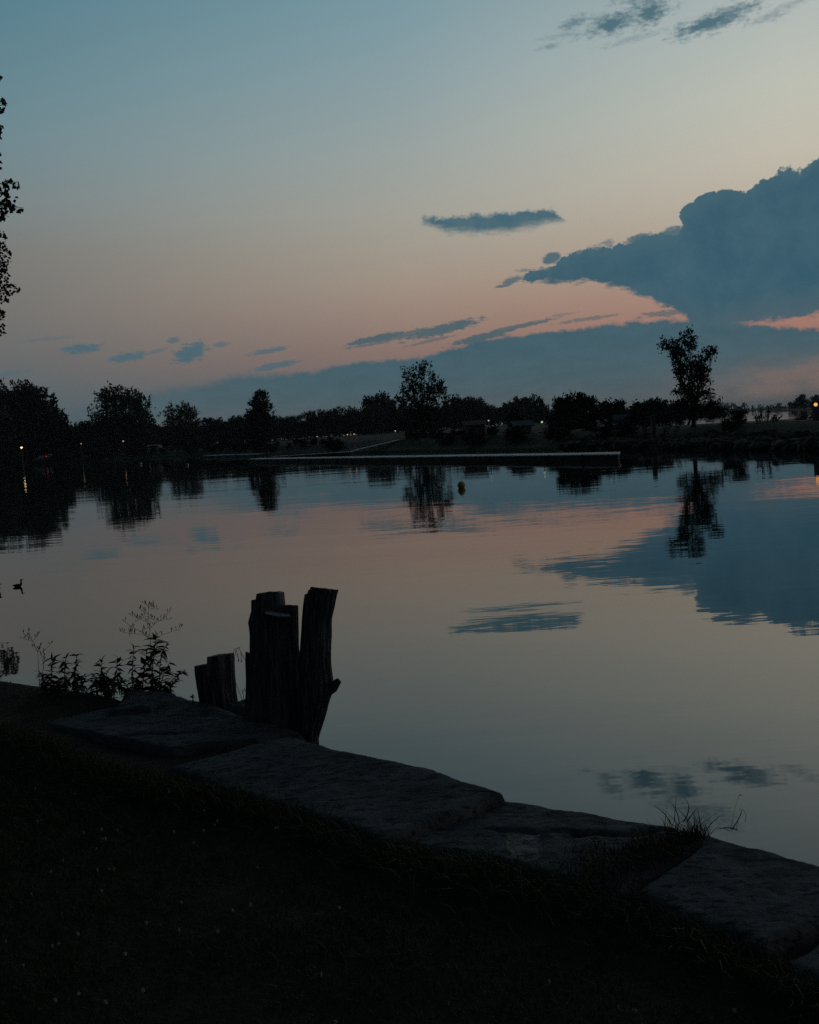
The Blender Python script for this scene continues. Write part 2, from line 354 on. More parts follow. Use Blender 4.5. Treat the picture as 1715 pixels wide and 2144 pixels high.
def thing(name, label, cat, loc, group=None):
    o = link(name, None, None, tuple(float(x) for x in loc)); o.empty_display_size = .1
    return tag(o, label, cat, group)
def copy_tree(o, parent=None):
    c = o.copy(); COL.objects.link(c); c.parent = parent
    for ch in list(o.children): copy_tree(ch, c)
    return c

class MB:                                # collects shapes for ONE mesh
    def __init__(self): self.v = []; self.f = []; self.mi = []
    def add(self, V, Fc, mi=0):
        b = len(self.v); self.v += [tuple(map(float, p)) for p in V]
        self.f += [tuple(i + b for i in q) for q in Fc]; self.mi += [mi] * len(Fc); return self
    def box(self, x0, x1, y0, y1, z0, z1, mi=0):
        return self.add([(x, y, z) for x in (x0, x1) for y in (y0, y1) for z in (z0, z1)],
                        [(0, 1, 3, 2), (4, 6, 7, 5), (0, 4, 5, 1), (2, 3, 7, 6), (0, 2, 6, 4), (1, 5, 7, 3)], mi)
    def obox(self, a, b, w, h, mi=0):    # a bar from a to b, w wide, h high (below the line)
        a = Vector(a); b = Vector(b); d = (b - a).normalized(); s = d.cross(Vector((0, 0, 1))).normalized() * (w / 2); dn = Vector((0, 0, -h))
        P = [a - s, a + s, b + s, b - s]; P += [p + dn for p in P]
        return self.add(P, [(0, 1, 2, 3)[::-1], (4, 5, 6, 7), (0, 1, 5, 4), (1, 2, 6, 5), (2, 3, 7, 6), (3, 0, 4, 7)], mi)
    def tube(self, pts, rad, seg=6, mi=0, cap=True):
        pts = [Vector(tuple(map(float, p))) for p in pts]; n = len(pts)
        if not isinstance(rad, (list, tuple)): rad = [rad] * n
        V = []
        for i, p in enumerate(pts):
            d = (pts[min(i + 1, n - 1)] - pts[max(i - 1, 0)]).normalized()
            a = d.orthogonal().normalized() if i == 0 else (A - d * A.dot(d)).normalized()
            A = a; b = d.cross(a)
            for k in range(seg):
                t = 2 * math.pi * k / seg; V.append(p + (a * math.cos(t) + b * math.sin(t)) * rad[i])
        Fc = [(i * seg + k, i * seg + (k + 1) % seg, (i + 1) * seg + (k + 1) % seg, (i + 1) * seg + k) for i in range(n - 1) for k in range(seg)]
        if cap: Fc += [tuple(range(seg))[::-1], tuple(range((n - 1) * seg, n * seg))]
        return self.add(V, Fc, mi)
    def ball(self, c, rx, ry=None, rz=None, seg=12, rings=8, mi=0):
        ry = ry or rx; rz = rz or rx; V = [(c[0], c[1], c[2] - rz)]
        for i in range(1, rings):
            ph = -math.pi / 2 + math.pi * i / rings
            for k in range(seg):
                t = 2 * math.pi * k / seg; V.append((c[0] + rx * math.cos(ph) * math.cos(t), c[1] + ry * math.cos(ph) * math.sin(t), c[2] + rz * math.sin(ph)))
        V.append((c[0], c[1], c[2] + rz)); L = len(V) - 1
        Fc = [(0, 1 + (k + 1) % seg, 1 + k) for k in range(seg)]
        for i in range(rings - 2):
            for k in range(seg):
                a = 1 + i * seg; Fc.append((a + k, a + (k + 1) % seg, a + seg + (k + 1) % seg, a + seg + k))
        a = 1 + (rings - 2) * seg; Fc += [(a + k, a + (k + 1) % seg, L) for k in range(seg)]
        return self.add(V, Fc, mi)
    def mesh(self, name, mats, smooth=False):
        me = bpy.data.meshes.new(name); me.from_pydata(self.v, [], self.f)
        for x in (mats if isinstance(mats, (list, tuple)) else [mats]): me.materials.append(x)
        me.polygons.foreach_set('material_index', self.mi)
        if smooth: me.polygons.foreach_set('use_smooth', [True] * len(self.f))
        me.update(); return me
    def build(self, name, mats, parent=None, loc=None, smooth=False):
        return link(name, self.mesh(name, mats, smooth), parent, loc)

def vnoise(p, seed=0, octaves=4, freq=1.0, gain=.5):        # value noise, p (N,3)
    p = np.asarray(p, float) * freq; out = np.zeros(len(p)); amp = 1.0
    for o in range(octaves):
        i = np.floor(p).astype(np.int64); fr = p - i; fr = fr * fr * (3 - 2 * fr)
        def h(ix, iy, iz):
            n = (ix * 374761393 + iy * 668265263 + iz * 2147483647 + (seed + o * 131) * 1274126177) & 0xffffffff
            n = ((n ^ (n >> 13)) * 1103515245) & 0xffffffff
            return ((n ^ (n >> 16)) & 0xffff) / 65535.0
        r = 0
        for dx in (0, 1):
            for dy in (0, 1):
                for dz in (0, 1):
                    w = np.where(dx, fr[:, 0], 1 - fr[:, 0]) * np.where(dy, fr[:, 1], 1 - fr[:, 1]) * np.where(dz, fr[:, 2], 1 - fr[:, 2])
                    r = r + w * h(i[:, 0] + dx, i[:, 1] + dy, i[:, 2] + dz)
        out += amp * (r - .5) * 2; amp *= gain; p = p * 2.03
    return out

def smooth(x, a, b):
    t = np.clip((np.asarray(x, float) - a) / (b - a), 0, 1); return t * t * (3 - 2 * t)

# ------------------------------------------------------------------ water
wm = MB(); wm.add([(-4500, -60, 0), (4500, -60, 0), (4500, 4500, 0), (-4500, 4500, 0)], [(0, 1, 2, 3)])
tag(wm.build('water', water_mat()), kind='structure')

# ------------------------------------------------------------------ near bank: lawn running down to the stone edge
OUT = [on(*p, .95) for p in [(-300, 1425), (0, 1432), (365, 1447), (500, 1482), (640, 1540), (1060, 1658), (1495, 1737), (1715, 1792), (1900, 1840)]]
OX = [-60, -25, -14.5, -11.5, -8.5, -6.2] + [p[0] for p in OUT] + [8, 30]
OY = [110, 52, 31, 19, 11.2, 8.4] + [p[1] for p in OUT] + [-.8, -14]
INP = [on(*p, .93) for p in [(-300, 1462), (-50, 1515), (75, 1534), (250, 1602), (400, 1640), (560, 1672), (800, 1747), (1040, 1800), (1200, 1838), (1350, 1872), (1480, 1932), (1590, 1988), (1750, 2050), (1900, 2112)]]
IX = [-60, -14] + [p[0] for p in INP] + [8, 30]
IY = [104, 26] + [p[1] for p in INP] + [-1.6, -15]
def y_out(x): return np.interp(x, OX, OY)
def y_in(x): return np.interp(x, IX, IY)
def lawn_z(x, y):
    x = np.asarray(x, float); y = np.asarray(y, float)
    p = np.stack([x, y, 0 * x], 1)
    return .884 + .02 * vnoise(p, 3, 3, .7) + .008 * vnoise(p, 5, 2, 4.0) + .07 * smooth(-x, 1.9, 3.2) * smooth(y, 4.4, 6.2) + .042 * np.exp(-((y - y_in(x) + .16) / .2) ** 2) * (1 + .35 * np.exp(-((x + .7) / .5) ** 2))
xs = np.concatenate([np.linspace(-60, -9, 40), np.linspace(-8.8, 5, 150), np.linspace(5.3, 30, 30)])
ds = np.concatenate([[-.3, -.01, .02, .05, .09, .14, .22, .32, .45], np.linspace(.6, 6, 60), np.linspace(6.5, 45, 30)])
X, D = np.meshgrid(xs, ds, indexing='ij')
sl = np.gradient(y_out(xs), xs); K = np.minimum(np.sqrt(1 + sl * sl), 2.5)[:, None]
Y = y_out(X) - D * K
Z = lawn_z(X.ravel(), Y.ravel()).reshape(X.shape)
low_ = np.where(D < -.1, -.9, np.where(D < 0, -.75, np.where(D < .04, .62, .80)))
Z = Z + .04 * smooth(-X, 1.95, 2.2) * np.exp(-((D - .3) / .5) ** 2)
Z = np.where(D < .07, low_, Z - .10 * (1 - smooth(D, .15, .45)) * smooth(X, -2.1, -1.7))
nx, nd = X.shape
idx = np.arange(nx * nd).reshape(nx, nd)
Q = np.stack([idx[:-1, :-1], idx[:-1, 1:], idx[1:, 1:], idx[1:, :-1]], -1).reshape(-1, 4)
tag(link('lawn', mesh_np('lawn', np.stack([X, Y, Z], -1).reshape(-1, 3), Q, M_SOIL, smooth=True)), kind='structure')

# ------------------------------------------------------------------ stone slabs along the edge
def slab(label, quad, top, thick, seed, cracks=(), patch=None, nx=70, ny=34, rough=.0055, rnd=.05, tilt=0.0):
    """quad: outer-left, outer-right, inner-right, inner-left photo pixels of the top face, read at height `top`"""
    c = [on(*p, top) for p in quad]
    ctr = np.mean(c, 0); ctr[2] = 0
    us = np.linspace(0, 1, nx); vs = np.linspace(0, 1, ny); U, V = np.meshgrid(us, vs, indexing='ij')
    def bil(U, V):
        return ((1 - U) * (1 - V))[..., None] * c[0] + (U * (1 - V))[..., None] * c[1] + (U * V)[..., None] * c[2] + ((1 - U) * V)[..., None] * c[3]
    lu = np.linalg.norm(c[1] - c[0]); lv = np.linalg.norm(c[3] - c[0])
    def surf(U, V, inset=0):
        p = bil(U, V)
        q = p.reshape(-1, 3)
        # edges wander a little
        e = np.minimum(np.minimum(U * lu, (1 - U) * lu), np.minimum(V * lv, (1 - V) * lv)).ravel()
        w = np.exp(-(e / .10) ** 2)
        n = np.stack([vnoise(q, seed + 1, 4, 2.6), vnoise(q, seed + 2, 4, 2.6), np.zeros(len(q))], 1) * .028
        q = q + n * w[:, None]
        return q.reshape(p.shape), e.reshape(U.shape)
    Pt, e = surf(U, V)
    q = Pt.reshape(-1, 3)
    z = top - rnd * (1 - np.sqrt(np.clip(1 - (1 - np.clip(e / rnd, 0, 1)) ** 2, 0, 1)))
    z = z.ravel() + rough * 1.6 * vnoise(q, seed + 3, 3, 2.2) + rough * .8 * vnoise(q * np.array([1, 2.2, 1]), seed + 4, 4, 9)
    z += rough * .35 * vnoise(q, seed + 9, 2, 40)
    z += (tilt * (V - .5)).ravel()
    mi = None
    for (a, b, wdt, dep) in cracks:          # ledges: the surface drops past a wandering line
        A = on(*a, top)[:2]; B = on(*b, top)[:2]; d = (B - A) / np.linalg.norm(B - A); nrm = np.array([-d[1], d[0]])
        s = (q[:, :2] - A) @ d; t = (q[:, :2] - A) @ nrm + .03 * vnoise(q, seed + 7, 3, 5)
        L = np.linalg.norm(B - A); on_ = smooth(s, -.08, .05) * (1 - smooth(s, L - .05, L + .08))
        z -= dep * np.exp(-(t / wdt) ** 2) * on_
    if patch:
        pc = on(*patch[0], top)[:2]; rx, ry = patch[1]
        dd = np.sqrt(((q[:, 0] - pc[0]) / rx) ** 2 + ((q[:, 1] - pc[1]) / ry) ** 2) + .45 * vnoise(q, seed + 8, 4, 7)
        z -= .012 * (1 - smooth(dd, .75, 1.05)); z += .006 * (1 - smooth(dd, .8, 1.0)) * vnoise(q, seed + 11, 3, 30)
    Vt = np.column_stack([q[:, :2], z])
    rim = [(i, 0) for i in range(nx)] + [(nx - 1, j) for j in range(1, ny)] + [(i, ny - 1) for i in range(nx - 2, -1, -1)] + [(0, j) for j in range(ny - 2, 0, -1)]
    idx = np.arange(nx * ny).reshape(nx, ny)
    Q = np.stack([idx[:-1, :-1], idx[1:, :-1], idx[1:, 1:], idx[:-1, 1:]], -1).reshape(-1, 4)
    rid = [idx[i, j] for i, j in rim]; nr = len(rid); layers = 5
    V_all = [Vt]; F_all = [Q]; prev = np.array(rid); base_n = len(Vt)
    rp = Vt[rid]
    ctop = rp.mean(0)
    for L in range(1, layers + 1):
        t = L / layers; p = rp.copy(); p[:, 2] = rp[:, 2] - thick * t
        nn = vnoise(p, seed + 5, 3, 4) * .022; dirv = p - ctop; dirv[:, 2] = 0; dirv /= np.linalg.norm(dirv, axis=1)[:, None]
        p += dirv * (nn - .05 * t * t)[:, None]
        V_all.append(p); cur = base_n + np.arange(nr)
        F_all.append(np.stack([prev, cur, np.roll(cur, -1), np.roll(prev, -1)], 1)); prev = cur; base_n += nr
    Vv = np.concatenate(V_all); Ff = np.concatenate(F_all)
    if patch:
        cen = Vv[Ff].mean(1)
        dd = np.sqrt(((cen[:, 0] - pc[0]) / rx) ** 2 + ((cen[:, 1] - pc[1]) / ry) ** 2) + .45 * vnoise(cen, seed + 8, 4, 7)
        mi = ((dd < .95) & (np.arange(len(Ff)) < len(Q))).astype(int)
    me = mesh_np('stone_slab', Vv - ctr, Ff, [M_STONE, M_STONEP], mi, smooth=True)
    o = link('stone_slab', me, None, tuple(ctr))
    return tag(o, label, 'stone slab', 'stone slabs edging the shore')
slab('low dark stone slab beside the leafy weeds, farthest along the shore', [(258, 1441), (372, 1449), (325, 1478), (236, 1488)], .965, .5, 11, ny=24)
slab('flat stone slab behind the stumps with a long pitted pale top', [(362, 1449), (640, 1533), (352, 1570), (66, 1512)], .935, .5, 22, cracks=[((130, 1548), (420, 1535), .012, .02), ((300, 1500), (520, 1505), .018, .012)])
slab('long wedge shaped stone slab in front of the tall stumps, overhanging its neighbour', [(612, 1541), (1064, 1658), (800, 1752), (330, 1598)], .975, .5, 33, nx=100, rnd=.055, tilt=-.03)
slab('flaking stone slab with a pale spalled patch on its top', [(1062, 1668), (1500, 1740), (1300, 1868), (790, 1757)], .93, .5, 44, cracks=[((1190, 1752), (1480, 1726), .016, .035), ((1010, 1740), (1200, 1745), .012, .016)], patch=((1095, 1772), (.075, .13)), nx=100, ny=50, tilt=.01)
slab('broad smooth stone slab beyond the grass tuft at the water edge', [(1490, 1740), (1880, 1838), (1600, 1985), (1320, 1862)], .95, .5, 55, nx=100, ny=50)
slab('stone slab nearest the camera, mostly cut by the picture edge', [(1897, 1852), (2200, 1960), (1950, 2150), (1606, 2004)], .945, .5, 66)

# ------------------------------------------------------------------ sawn multi-stem stump at the water edge
SY = 5.5
def c6(cx, cy): return (380 + cx / 4.513, 1200 + cy / 4.513)
def w6(cx, cy, yo=0.0):
    p = at(*c6(cx, cy), SY + yo); return p[0], p[2]
stump = thing('tree_stump', 'sawn off multi-stemmed tree stump with three bare trunks at the water edge', 'tree stump', (-.75, SY, .1))
SO = np.array([-.75, SY, .1])
def stem(label, Lc, Rc, topf, zb, depth=.85, seed=0, yo=0.0, nth=110, nz=46):
    L = sorted([w6(*p, yo) for p in Lc], key=lambda p: p[1]); R = sorted([w6(*p, yo) for p in Rc], key=lambda p: p[1])
    lx = lambda z: np.interp(z, [p[1] for p in L], [p[0] for p in L]); rx = lambda z: np.interp(z, [p[1] for p in R], [p[0] for p in R])
    th = np.linspace(0, 2 * math.pi, nth, endpoint=False)
    ztop0 = max(L[-1][1], R[-1][1])
    def rim(z, th):
        cx = (lx(z) + rx(z)) / 2; hw = (rx(z) - lx(z)) / 2
        return cx, hw
    def pos(z, th, s=1.0):
        cx, hw = rim(z, th); cth = np.cos(th)
        # squarish-round section
        k = s * hw
        dep = hw * depth
        x = cx + k * cth; y = SY + yo + s * dep * np.sin(th)
        b = .010 * vnoise(np.stack([np.cos(th) * 3.2, np.sin(th) * 3.2, z * 1.6], 1), seed, 3, 1.6) + .006 * np.abs(vnoise(np.stack([np.cos(th) * 9, np.sin(th) * 9, z * 2.0], 1), seed + 3, 2, 1.3))
        return x + b * cth * s, y + b * np.sin(th) * s
    zz = np.full(nth, ztop0); x, y = pos(zz, th); zt = topf(x, y)
    x, y = pos(zt, th); zt = topf(x, y)
    V = []
    for i in range(nz + 1):
        t = i / nz; z = zb + t * (zt - zb); x, y = pos(z, th); V.append(np.stack([x, y, z], 1))
    nr = 14
    for j in range(1, nr):
        s = 1 - j / nr; z0 = np.minimum(zt, zt); x, y = pos(zt, th, s); z = topf(x, y)
        x, y = pos(z, th, s); z = topf(x, y) + .0035 * vnoise(np.stack([x, y, 0 * x], 1), seed + 9, 3, 30)
        V.append(np.stack([x, y, z], 1))
    V = np.concatenate(V); n_r = nz + nr - 1
    ii = np.arange(n_r)[:, None] * nth; k = np.arange(nth)[None]; k2 = (k + 1) % nth
    Q = np.stack([ii + k, ii + k2, ii + nth + k2, ii + nth + k], -1).reshape(-1, 4)
    mi = (np.arange(len(Q)) >= nz * nth).astype(int)
    cc = V[n_r * nth:].mean(0); V = np.vstack([V, cc]); last = n_r * nth
    T = np.array([[last + a, last + (a + 1) % nth, len(V) - 1, len(V) - 1] for a in range(nth)])
    me = bpy.data.meshes.new('stem'); me.from_pydata((V - SO).tolist(), [], Q.tolist() + [t[:3] for t in T.tolist()])
    me.materials.append(M_STUMP); me.materials.append(M_CUT)
    mi = np.concatenate([mi, np.ones(nth, int)])
    # steep faces inside the cut are torn bark, flat ones are sawn wood
    me.polygons.foreach_set('material_index', mi.astype(np.int32)); me.update()
    o = link('stem', me, stump); o['label'] = label; return o
def steps(lst, yo=0.0):                      # lst of (x limit in crop px, crop y left, crop y right)
    arr = []
    x0 = None
    for (xa, xb, ya, yb) in lst:
        A = w6(xa, ya, yo); B = w6(xb, yb, yo); arr.append((A[0], B[0], A[1], B[1]))
    def f(x, y):
        z = np.full(len(x), np.nan)
        for n, (a, b, za, zb_) in enumerate(arr):
            lo = -9 if n == 0 else a; hi = 9 if n == len(arr) - 1 else b
            mk = (x >= lo) & (x < hi); t = np.clip((x - a) / (b - a), 0, 1)
            z[mk] = (za + t * (zb_ - za))[mk]
        return np.where(np.isnan(z), arr[0][2], z) - .17 * (y - SY - yo + .06)
    return f
ft = steps([(132, 272, 862, 843), (272, 480, 770, 743)], .5)
stem('short double stem, lowest of the stump', [(128, 860), (132, 950), (145, 1060), (172, 1200), (185, 1420)], [(470, 730), (488, 800), (497, 990), (525, 1190), (560, 1420)], lambda x, y: ft(x, y), .15, .8, 5, .5)
f1 = steps([(660, 722, 241, 235), (722, 850, 180, 162), (850, 900, 162, 160), (900, 948, 156, 172), (948, 1100, 288, 288)], .1)
lxa, lza = w6(790, 362, .1); lxb, lzb = w6(1035, 402, .1)
def fmid(x, y):
    z = f1(x, y)
    t = np.clip((x - lxa) / (lxb - lxa), 0, 1); zl = lza + t * (lzb - lza)
    return np.where((x > lxa) & (x < lxb) & (y < SY + .015), zl, z)
stem('broad stepped middle stem with a sawn ledge', [(668, 150), (668, 380), (634, 440), (645, 500), (655, 560), (660, 760), (640, 1000), (628, 1200), (600, 1500)], [(1095, 150), (1095, 320), (1100, 600), (1115, 900), (1120, 1000), (1135, 1550)], fmid, .1, .85, 15, .1)
f2 = steps([(600, 640, 722, 745), (640, 720, 745, 745)], .12)
stem('narrow splinter stem on the side of the middle stem', [(612, 720), (606, 850), (606, 1200), (596, 1500)], [(740, 720), (760, 1000), (780, 1500)], lambda x, y: f2(x, y), .12, .8, 25, .12, 60, 30)
f3 = steps([(1180, 1208, 182, 176), (1208, 1226, 142, 142), (1226, 1480, 118, 142)])
stem('tall leaning end stem with a flat sawn top', [(1180, 120), (1150, 450), (1135, 800), (1120, 1000), (1105, 1200), (1095, 1600)], [(1482, 120), (1466, 190), (1450, 230), (1436, 330), (1412, 450), (1404, 650), (1398, 850), (1412, 960), (1418, 1030), (1418, 1110), (1385, 1200), (1330, 1380), (1275, 1560)], lambda x, y: f3(x, y), .1, .85, 35)
rb = MB()
for (cx, cy, rx, rz, yo) in ((340, 1370, 215, 140, .5), (600, 1345, 240, 150, .35), (900, 1460, 260, 190, .1)):
    q = np.array(at(*c6(cx, cy), SY + yo)) - SO; k_ = SY / F / 4.513; b0 = len(rb.v); rb.ball(q, rx * k_, .13, rz * k_, 20, 12)
    for i in range(b0, len(rb.v)):
        v = np.array(rb.v[i]); n_ = vnoise(v[None] + 5, 8, 3, 14)[0] * .02; rb.v[i] = tuple(v + (v - q) / (np.linalg.norm(v - q) + 1e-6) * n_)
rb.build('root_base', M_STUMP, stump)
def p6(cx, cy, dy=0): return Vector(tuple(at(*c6(cx, cy), SY) + np.array([0, dy, 0]))) - Vector(SO)
def q6(cx, cy, dy): return tuple(np.array(at(*c6(cx, cy), SY + .1 + dy)) - SO)
lt_ = [q6(800, 357, -.10), q6(1020, 384, -.10), q6(1032, 410, -.168), q6(925, 408, -.176), q6(790, 384, -.168)]
b = MB(); b.add(lt_ + [(p[0], p[1] + (.02 if i > 1 else 0), p[2] - .016) for i, p in enumerate(lt_)], [(0, 4, 3, 2, 1), (5, 6, 7, 8, 9), (1, 2, 7, 6), (2, 3, 8, 7), (3, 4, 9, 8), (4, 0, 5, 9), (0, 1, 6, 5)])
lo_ = b.build('sawn_ledge', M_LEDGE, stump); lo_['label'] = 'pale sawn ledge on the front of the middle stem'
b = MB(); b.tube([p6(1320, 1170), p6(1395, 1100, -.02), p6(1440, 1062, -.03), p6(1478, 1022, -.035), p6(1500, 1002, -.035)], [.044, .034, .026, .0215, .0185], 14)
bo = b.build('branch_stub', [M_STUMP], stump); me = bo.data
for v in me.vertices:
    n = vnoise(np.array([[v.co.x, v.co.y, v.co.z]]), 4, 3, 25)[0] * .006; v.co += Vector((n, n * .5, -n))
b = MB(); b.tube([p6(1440, 1075, -.03), p6(1455, 1100, -.035), p6(1470, 1103, -.035)], [.005, .004, .0015], 6); b.build('twig', M_STUMP, stump)

# ------------------------------------------------------------------ leaves, weeds, grass tufts near the camera
def leaf_mesh(name, mt, wid=.22, droop=.25, fold=.12, heart=False, n=5):
    V = []; Fc = []
    for i in range(n + 1):
        t = i / n
        w = wid * (math.sin(math.pi * min(1, t * 1.02) ** .72)) if not heart else .52 * (max(0.0, math.sin(math.pi * t ** .55)) ** .8) * (1 - .15 * t)
        w = max(w, .012); zc = -droop * t * t
        V += [(-w, t, zc + fold * w), (0, t, zc), (w, t, zc + fold * w)]
    for i in range(n):
        a = i * 3; Fc += [(a, a + 1, a + 4, a + 3), (a + 1, a + 2, a + 5, a + 4)]
    V.append((0, -.35 if heart else -.06, .02)); k = len(V) - 1; Fc.append((0, k, 1)); 
    mb = MB(); mb.add(V, Fc); return mb.mesh(name, mt, True)
WL = [leaf_mesh('weed_leaf', M_WEED, w, d, f) for w, d, f in ((.15, .45, .3), (.19, .7, .2), (.12, .3, .4), (.22, .6, .2))]
def place_leaf(name, me, pos, d, size, parent, roll=None):
    d = Vector(d).normalized(); up = Vector((0, 0, 1)); x = d.cross(up)
    x = x.normalized() if x.length > .05 else Vector((1, 0, 0)); z = x.cross(d)
    a = random.uniform(-.9, .9) if roll is None else roll
    x2 = x * math.cos(a) + z * math.sin(a); z2 = x2.cross(d)
    M4 = Matrix(((x2.x, d.x, z2.x, pos[0]), (x2.y, d.y, z2.y, pos[1]), (x2.z, d.z, z2.z, pos[2]), (0, 0, 0, 1))) @ Matrix.Diagonal((size, size, size, 1))
    o = bpy.data.objects.new(name, me); COL.objects.link(o); o.parent = parent; o.matrix_local = M4; return o
def c5(cx, cy): return (cx * 430 / 1715, 1190 + cy * 310 / 1236)
PY = 6.33
def w5(cx, cy, dy=0.0): return Vector(tuple(at(*c5(cx, cy), PY + dy)))
def leafy(label, path, n, size, dy=0.0, start=.12, name='weed', top=True):
    pts = [w5(x, y, dy) for x, y in path]
    d0 = pts[0].copy(); d0.z -= .05
    t = thing(name, label, 'plant', tuple(d0), 'weeds on the stone edge')
    mb = MB(); L = [p - d0 for p in ([d0] + pts)]; mb.tube(L, [.0045] + [.004 - .0028 * i / len(pts) for i in range(len(pts))], 5); mb.build('stem', M_STEM, t)
    def along(u):
        u = u * (len(L) - 1); i = min(int(u), len(L) - 2); return L[i].lerp(L[i + 1], u - i), (L[i + 1] - L[i]).normalized()
    n = int(n * 2.0)
    for k in range(n):
        u = start + (1 - start) * (k + random.random() * .6) / n; u = min(u, 1)
        p, d = along(u); a = k * 2.4 + random.uniform(-.5, .5); e = random.uniform(-.5, .9) + .5 * max(0, u - .85) * 6
        side = Vector((math.cos(a), math.sin(a) * .8, 0))
        dr = side * math.cos(e) + Vector((0, 0, 1)) * math.sin(e)
        place_leaf('leaf', random.choice(WL), p, dr, size * random.uniform(.35, 1.1) * (1 - .35 * max(0, u - .6)), t)
    return t
leafy('leafy weed with drooping pointed leaves just beside the thin dry stalk', [(420, 975), (432, 880), (440, 750)], 26, .075)
leafy('short bushy weed low on the stone near the dry stalk', [(380, 975), (365, 930), (340, 870)], 16, .06, -.03)
leafy('leafy weed in the middle of the low left clump', [(545, 965), (540, 850), (552, 735)], 24, .07, .05)
leafy('leafy weed with a bent leaf tip, tallest of the low left clump', [(610, 965), (630, 850), (645, 715)], 24, .068)
leafy('small sprawling weed at the end of the low left clump', [(690, 985), (680, 930), (705, 890)], 12, .055)
leafy('small lone weed with arching leaves in the gap between the two clumps', [(835, 965), (842, 880), (848, 765)], 17, .075)
leafy('low weed filling the gap between the two clumps', [(880, 980), (875, 920), (900, 860)], 16, .055, -.05)
leafy('leafy weed at the near side of the taller clump', [(985, 960), (975, 860), (985, 745)], 22, .065)
leafy('upright weed with a starry leaf tip in the taller clump', [(1108, 975), (1108, 800), (1118, 640)], 26, .07, .04)
leafy('dense broad leaved weed below the seed panicle', [(1190, 985), (1210, 840), (1225, 690)], 34, .08)
leafy('tallest leafy weed, its dark tip right under the seed panicle', [(1270, 990), (1275, 800), (1290, 690), (1302, 575)], 44, .08, -.02)
leafy('weed with leaves bending away from the taller clump', [(1330, 985), (1335, 830), (1350, 700), (1405, 630)], 26, .07, .03)
leafy('side weed with big broad leaves halfway up', [(1340, 990), (1370, 870), (1425, 775)], 16, .085)
leafy('drooping weed at the stump side of the taller clump', [(1400, 990), (1440, 930), (1500, 880), (1545, 855)], 18, .06)
leafy('low weed hanging over the stone edge below the drooping weed', [(1425, 1010), (1440, 960), (1500, 940)], 12, .07)
leafy('low dark weed spilling over the stone in front of the clumps', [(760, 1015), (770, 985), (800, 955)], 20, .055, -.25, 0)
leafy('low dark weed in front of the taller clump', [(930, 1030), (940, 990), (960, 955)], 20, .055, -.25, 0)
leafy('low dark weed in front of the low left clump', [(480, 1020), (490, 980), (500, 940)], 22, .055, -.2, 0)
leafy('low dark weed beside the small slab under the weeds', [(880, 1060), (890, 1030), (905, 995)], 16, .05, -.3, 0)
leafy('lowest dark weed tangled in the dry turf', [(640, 1050), (650, 1020), (660, 985)], 16, .05, -.3, 0)
leafy('low dark weed at the end of the turf nearest the lone weed', [(1040, 1055), (1050, 1020), (1070, 985)], 14, .05, -.25, 0)
for k in range(22):
    bx = random.choice((random.uniform(330, 720), random.uniform(790, 1050), random.uniform(950, 1450))); by = 985 + random.uniform(-8, 12) + max(0, bx - 1250) * .08; h = random.uniform(50, 130)
    leafy('small low weed in the tangle at the foot of the taller weeds', [(bx, by), (bx + random.gauss(0, 12), by - h * .5), (bx + random.gauss(0, 40), by - h)], 9, .062, random.uniform(-.08, .05), .1)
def stalk(label, main, branches, mt, bud, base_r=.003, dy=0.0, name='seed_stalk', buds_along=True):
    pts = [w5(x, y, dy) for x, y in main]; d0 = pts[0].copy()
    t = thing(name, label, 'plant', tuple(d0), None)
    mb = MB(); mb.tube([p - d0 for p in pts], [base_r * (1 - .7 * i / (len(pts) - 1)) for i in range(len(pts))], 5); mb.build('stem', mt, t)
    bmb = MB()
    for br in branches:
        bp = [w5(x, y, dy + random.uniform(-.02, .02) * i) - d0 for i, (x, y) in enumerate(br)]
        m2 = MB(); m2.tube(bp, [.0016 - .0008 * i / len(bp) for i in range(len(bp))], 4); m2.build('branch', mt, t)
        segs = list(zip(bp[:-1], bp[1:]))
        for a, c in segs:
            for k in range(3 if buds_along else 1):
                if random.random() < .2: continue
                q = a.lerp(c, random.uniform(.25, 1)); dr = Vector((random.uniform(-.5, .5), random.uniform(-.4, .4), 1)).normalized()
                l = random.uniform(.5, 1.2) * bud * 1.8
                bmb.tube([q, q + dr * l * .5, q + dr * l * .9, q + dr * (l + bud * .8), q + dr * (l + bud * 1.6)], [.0006, .0007, .0022, .0024, .0006], 5)
        e = bp[-1]; dr = (bp[-1] - bp[-2]).normalized() + Vector((0, 0, .6)); dr.normalize()
        bmb.tube([e, e + dr * bud * .3, e + dr * bud, e + dr * bud * 1.6], [.0008, .0024, .0022, .0005], 5)
    bmb.build('seed_bud', mt, t)['kind'] = 'stuff'
    return t
stalk('tall weed stalk with a wide bare branching seed panicle above the taller leafy clump', [(1262, 985), (1262, 780), (1255, 600), (1243, 440), (1240, 290)],
      [[(1252, 585), (1190, 552), (1110, 545), (1060, 540), (1008, 527)], [(1250, 590), (1215, 555), (1150, 515), (1100, 490), (1035, 440)], [(1247, 470), (1215, 440), (1170, 422), (1120, 405), (1088, 385)],
       [(1250, 510), (1290, 465), (1330, 438), (1420, 422)], [(1246, 410), (1275, 425), (1305, 430)], [(1243, 385), (1210, 365), (1175, 345), (1165, 335)], [(1241, 330), (1225, 305), (1195, 285)],
       [(1242, 330), (1262, 305), (1280, 295)], [(1243, 340), (1275, 335), (1312, 342)], [(1258, 560), (1320, 570), (1400, 540), (1450, 522), (1500, 515), (1522, 478)], [(1330, 438), (1370, 410), (1415, 362)],
       [(1244, 400), (1190, 410), (1145, 440)], [(1250, 490), (1222, 500), (1185, 525)], [(1100, 490), (1090, 515), (1085, 550)]], M_STEM, .011)
